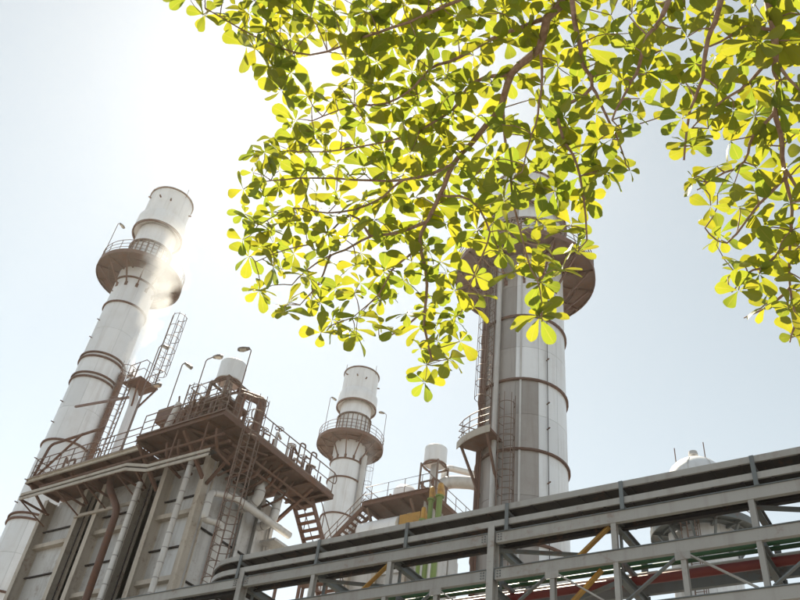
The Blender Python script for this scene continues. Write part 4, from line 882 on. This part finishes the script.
# leaf blade: paddle shape, broad rounded tip, short stalk, folded a little along the midrib
def leaf_mesh(var):
    rows = [(0.0, 0.02), (0.1, 0.03), (0.22, 0.075), (0.4, 0.155), (0.58, 0.225), (0.74, 0.262), (0.87, 0.235), (0.96, 0.14), (1.0, 0.02)]
    vs, fs, uv = [], [], []
    fold = 0.08 + 0.12 * var; droop = 0.1 + 0.25 * ((var * 3.7) % 1); twist = 0.25 * (((var * 7.3) % 1) - 0.5)
    wide = 1.0 + 0.24 * ((var * 5.1) % 1)
    for t, w in rows:
        w *= wide; z = -droop * t * t
        for s_, u in ((-1, -1), (-0.5, -0.5), (0, 0), (0.5, 0.5), (1, 1)):
            a = twist * t
            vs.append((t + 0.015 * math.sin(9 * t + u * 3 + var * 20) * abs(u), w * s_ * math.cos(a), z + abs(s_) * w * fold + w * s_ * math.sin(a) + 0.012 * math.sin(11 * t + 4 * u + var * 9))); uv.append((u, t))
    for i in range(len(rows) - 1):
        for j in range(4): fs.append((i * 5 + j, i * 5 + j + 1, i * 5 + j + 6, i * 5 + j + 5))
    return vs, fs, uv
LV = [leaf_mesh(v) for v in (0.08, 0.27, 0.45, 0.63, 0.8, 0.95)]
def to_mesh(name, vs, fs, uvs, tones):
    me = bpy.data.meshes.new(name); me.from_pydata(vs, [], fs); me.materials.append(M['leaf'])
    ul = me.uv_layers.new(name='UVMap'); data = []
    for p in me.loops: data += uvs[p.vertex_index]
    ul.data.foreach_set('uv', data)
    at_ = me.attributes.new('tone', 'FLOAT', 'POINT'); at_.data.foreach_set('value', tones)
    me.polygons.foreach_set('use_smooth', [True] * len(me.polygons)); me.update(); return me
LM = [to_mesh('leaf', *lv, [0.0] * len(lv[0])) for lv in LV]
leaves = []
for e, dr in rosettes:
    nl = trng.choice((4, 5, 6, 6, 7)); up = (Vector((0, 0, 1)) * 1.0 + dr * 0.55 + Vector((trng.gauss(0, 0.35), trng.gauss(0, 0.35), 0))).normalized()
    if trng.random() < 0.18: up = (up + Vector((trng.uniform(-1, 1), trng.uniform(-1, 1), -0.3))).normalized()
    x = up.orthogonal().normalized(); y = up.cross(x); ph = trng.random() * 6.28; size = trng.uniform(0.074, 0.106) * (0.8 if (e - CAM).length < 2.95 else 1.0)
    for k in range(nl):
        a = ph + 2 * math.pi * k / nl + trng.gauss(0, 0.2); out_ = (x * math.cos(a) + y * math.sin(a)); rise = trng.gauss(0.12, 0.28)
        ld_ = (out_ + up * rise).normalized(); nn = (up - ld_ * up.dot(ld_)).normalized()
        rl = trng.gauss(0, 0.35); sd_ = nn.cross(ld_); nn = (nn * math.cos(rl) + sd_ * math.sin(rl)).normalized(); sd_ = nn.cross(ld_)
        s_ = size * (trng.uniform(0.78, 1.12) if trng.random() < 0.75 else trng.uniform(0.4, 0.65))
        mw = Matrix(((ld_.x, sd_.x, nn.x, 0), (ld_.y, sd_.y, nn.y, 0), (ld_.z, sd_.z, nn.z, 0), (0, 0, 0, 1)))
        leaves.append((e + ld_ * 0.004, mw, s_, trng.randrange(6), trng.random()))
def in_frame(p):
    q = p - CAM; z = q.dot(cam_f); u = 400 + 834 * q.dot(cam_x) / z; v = 300 + 834 * q.dot(cam_d) / z
    return 5 < u < 795 and 5 < v < 595
leaves.sort(key=lambda l: (0 if in_frame(l[0]) else 1, (l[0] - CAM).length / l[2]))
big = leaves[:300]
for p, mw, s_, v_, tone in big:
    o = link(bpy.data.objects.new('leaf', LM[v_])); o.parent = TR
    o.matrix_local = Matrix.Translation(p - BASE[TR]) @ mw @ Matrix.Diagonal((s_, s_, s_, 1))
vs, fs, uvs, tones = [], [], [], []
for p, mw, s_, v_, tone in leaves[300:]:
    k = len(vs); m3 = mw.to_3x3(); base = p - BASE[TR]
    vs += [tuple(base + m3 @ (Vector(c_) * s_)) for c_ in LV[v_][0]]; fs += [tuple(i + k for i in f_) for f_ in LV[v_][1]]; uvs += LV[v_][2]; tones += [tone] * len(LV[v_][0])
cr = link(bpy.data.objects.new('crown', to_mesh('crown', vs, fs, uvs, tones))); cr.parent = TR; tag(cr, kind='stuff')
print('leaves', len(leaves), 'rosettes', len(rosettes))

# ------------------------------------------------------------------ steam
def plume(label, a, b, r0, grow, rmax, dens, scale):
    a = Vector(a); b = Vector(b); L = (b - a).length; k = 12; b_ = MB()
    b_.tube([a.lerp(b, i / k) for i in range(k + 1)], 0, 20, radii=[min(r0 + grow * L * i / k, rmax) * 1.7 + 0.1 for i in range(k + 1)])
    o = b_.build('steam_plume', steam_mat('steam', a, b, r0, grow, rmax, dens, scale), None, True)
    return tag(o, label, 'steam', None, 'stuff')
plume('white steam drifting up from the vent across the far left stack', (22.0, 35.4, 27.2), (24.2, 40.4, 47.5), 0.3, 0.085, 1.25, 0.9, 0.8)
plume('thin wisp of steam beside the gallery of the middle stack', (48.5, 39.0, 35.6), (48.6, 38.5, 41.0), 0.3, 0.1, 0.7, 0.4, 1.2)

# ------------------------------------------------------------------ haze
mt, n, out = new_mat('haze_air'); v = N(n, 'ShaderNodeVolumePrincipled'); v.inputs['Color'].default_value = (1, 0.97, 0.92, 1)
v.inputs['Density'].default_value = 0.0002; v.inputs['Anisotropy'].default_value = 0.75; n.links.new(v.outputs[0], out.inputs['Volume'])
hz = MB().box((-605, -605, -1), (605, 605, 56)).build('haze', mt); tag(hz, kind='stuff')
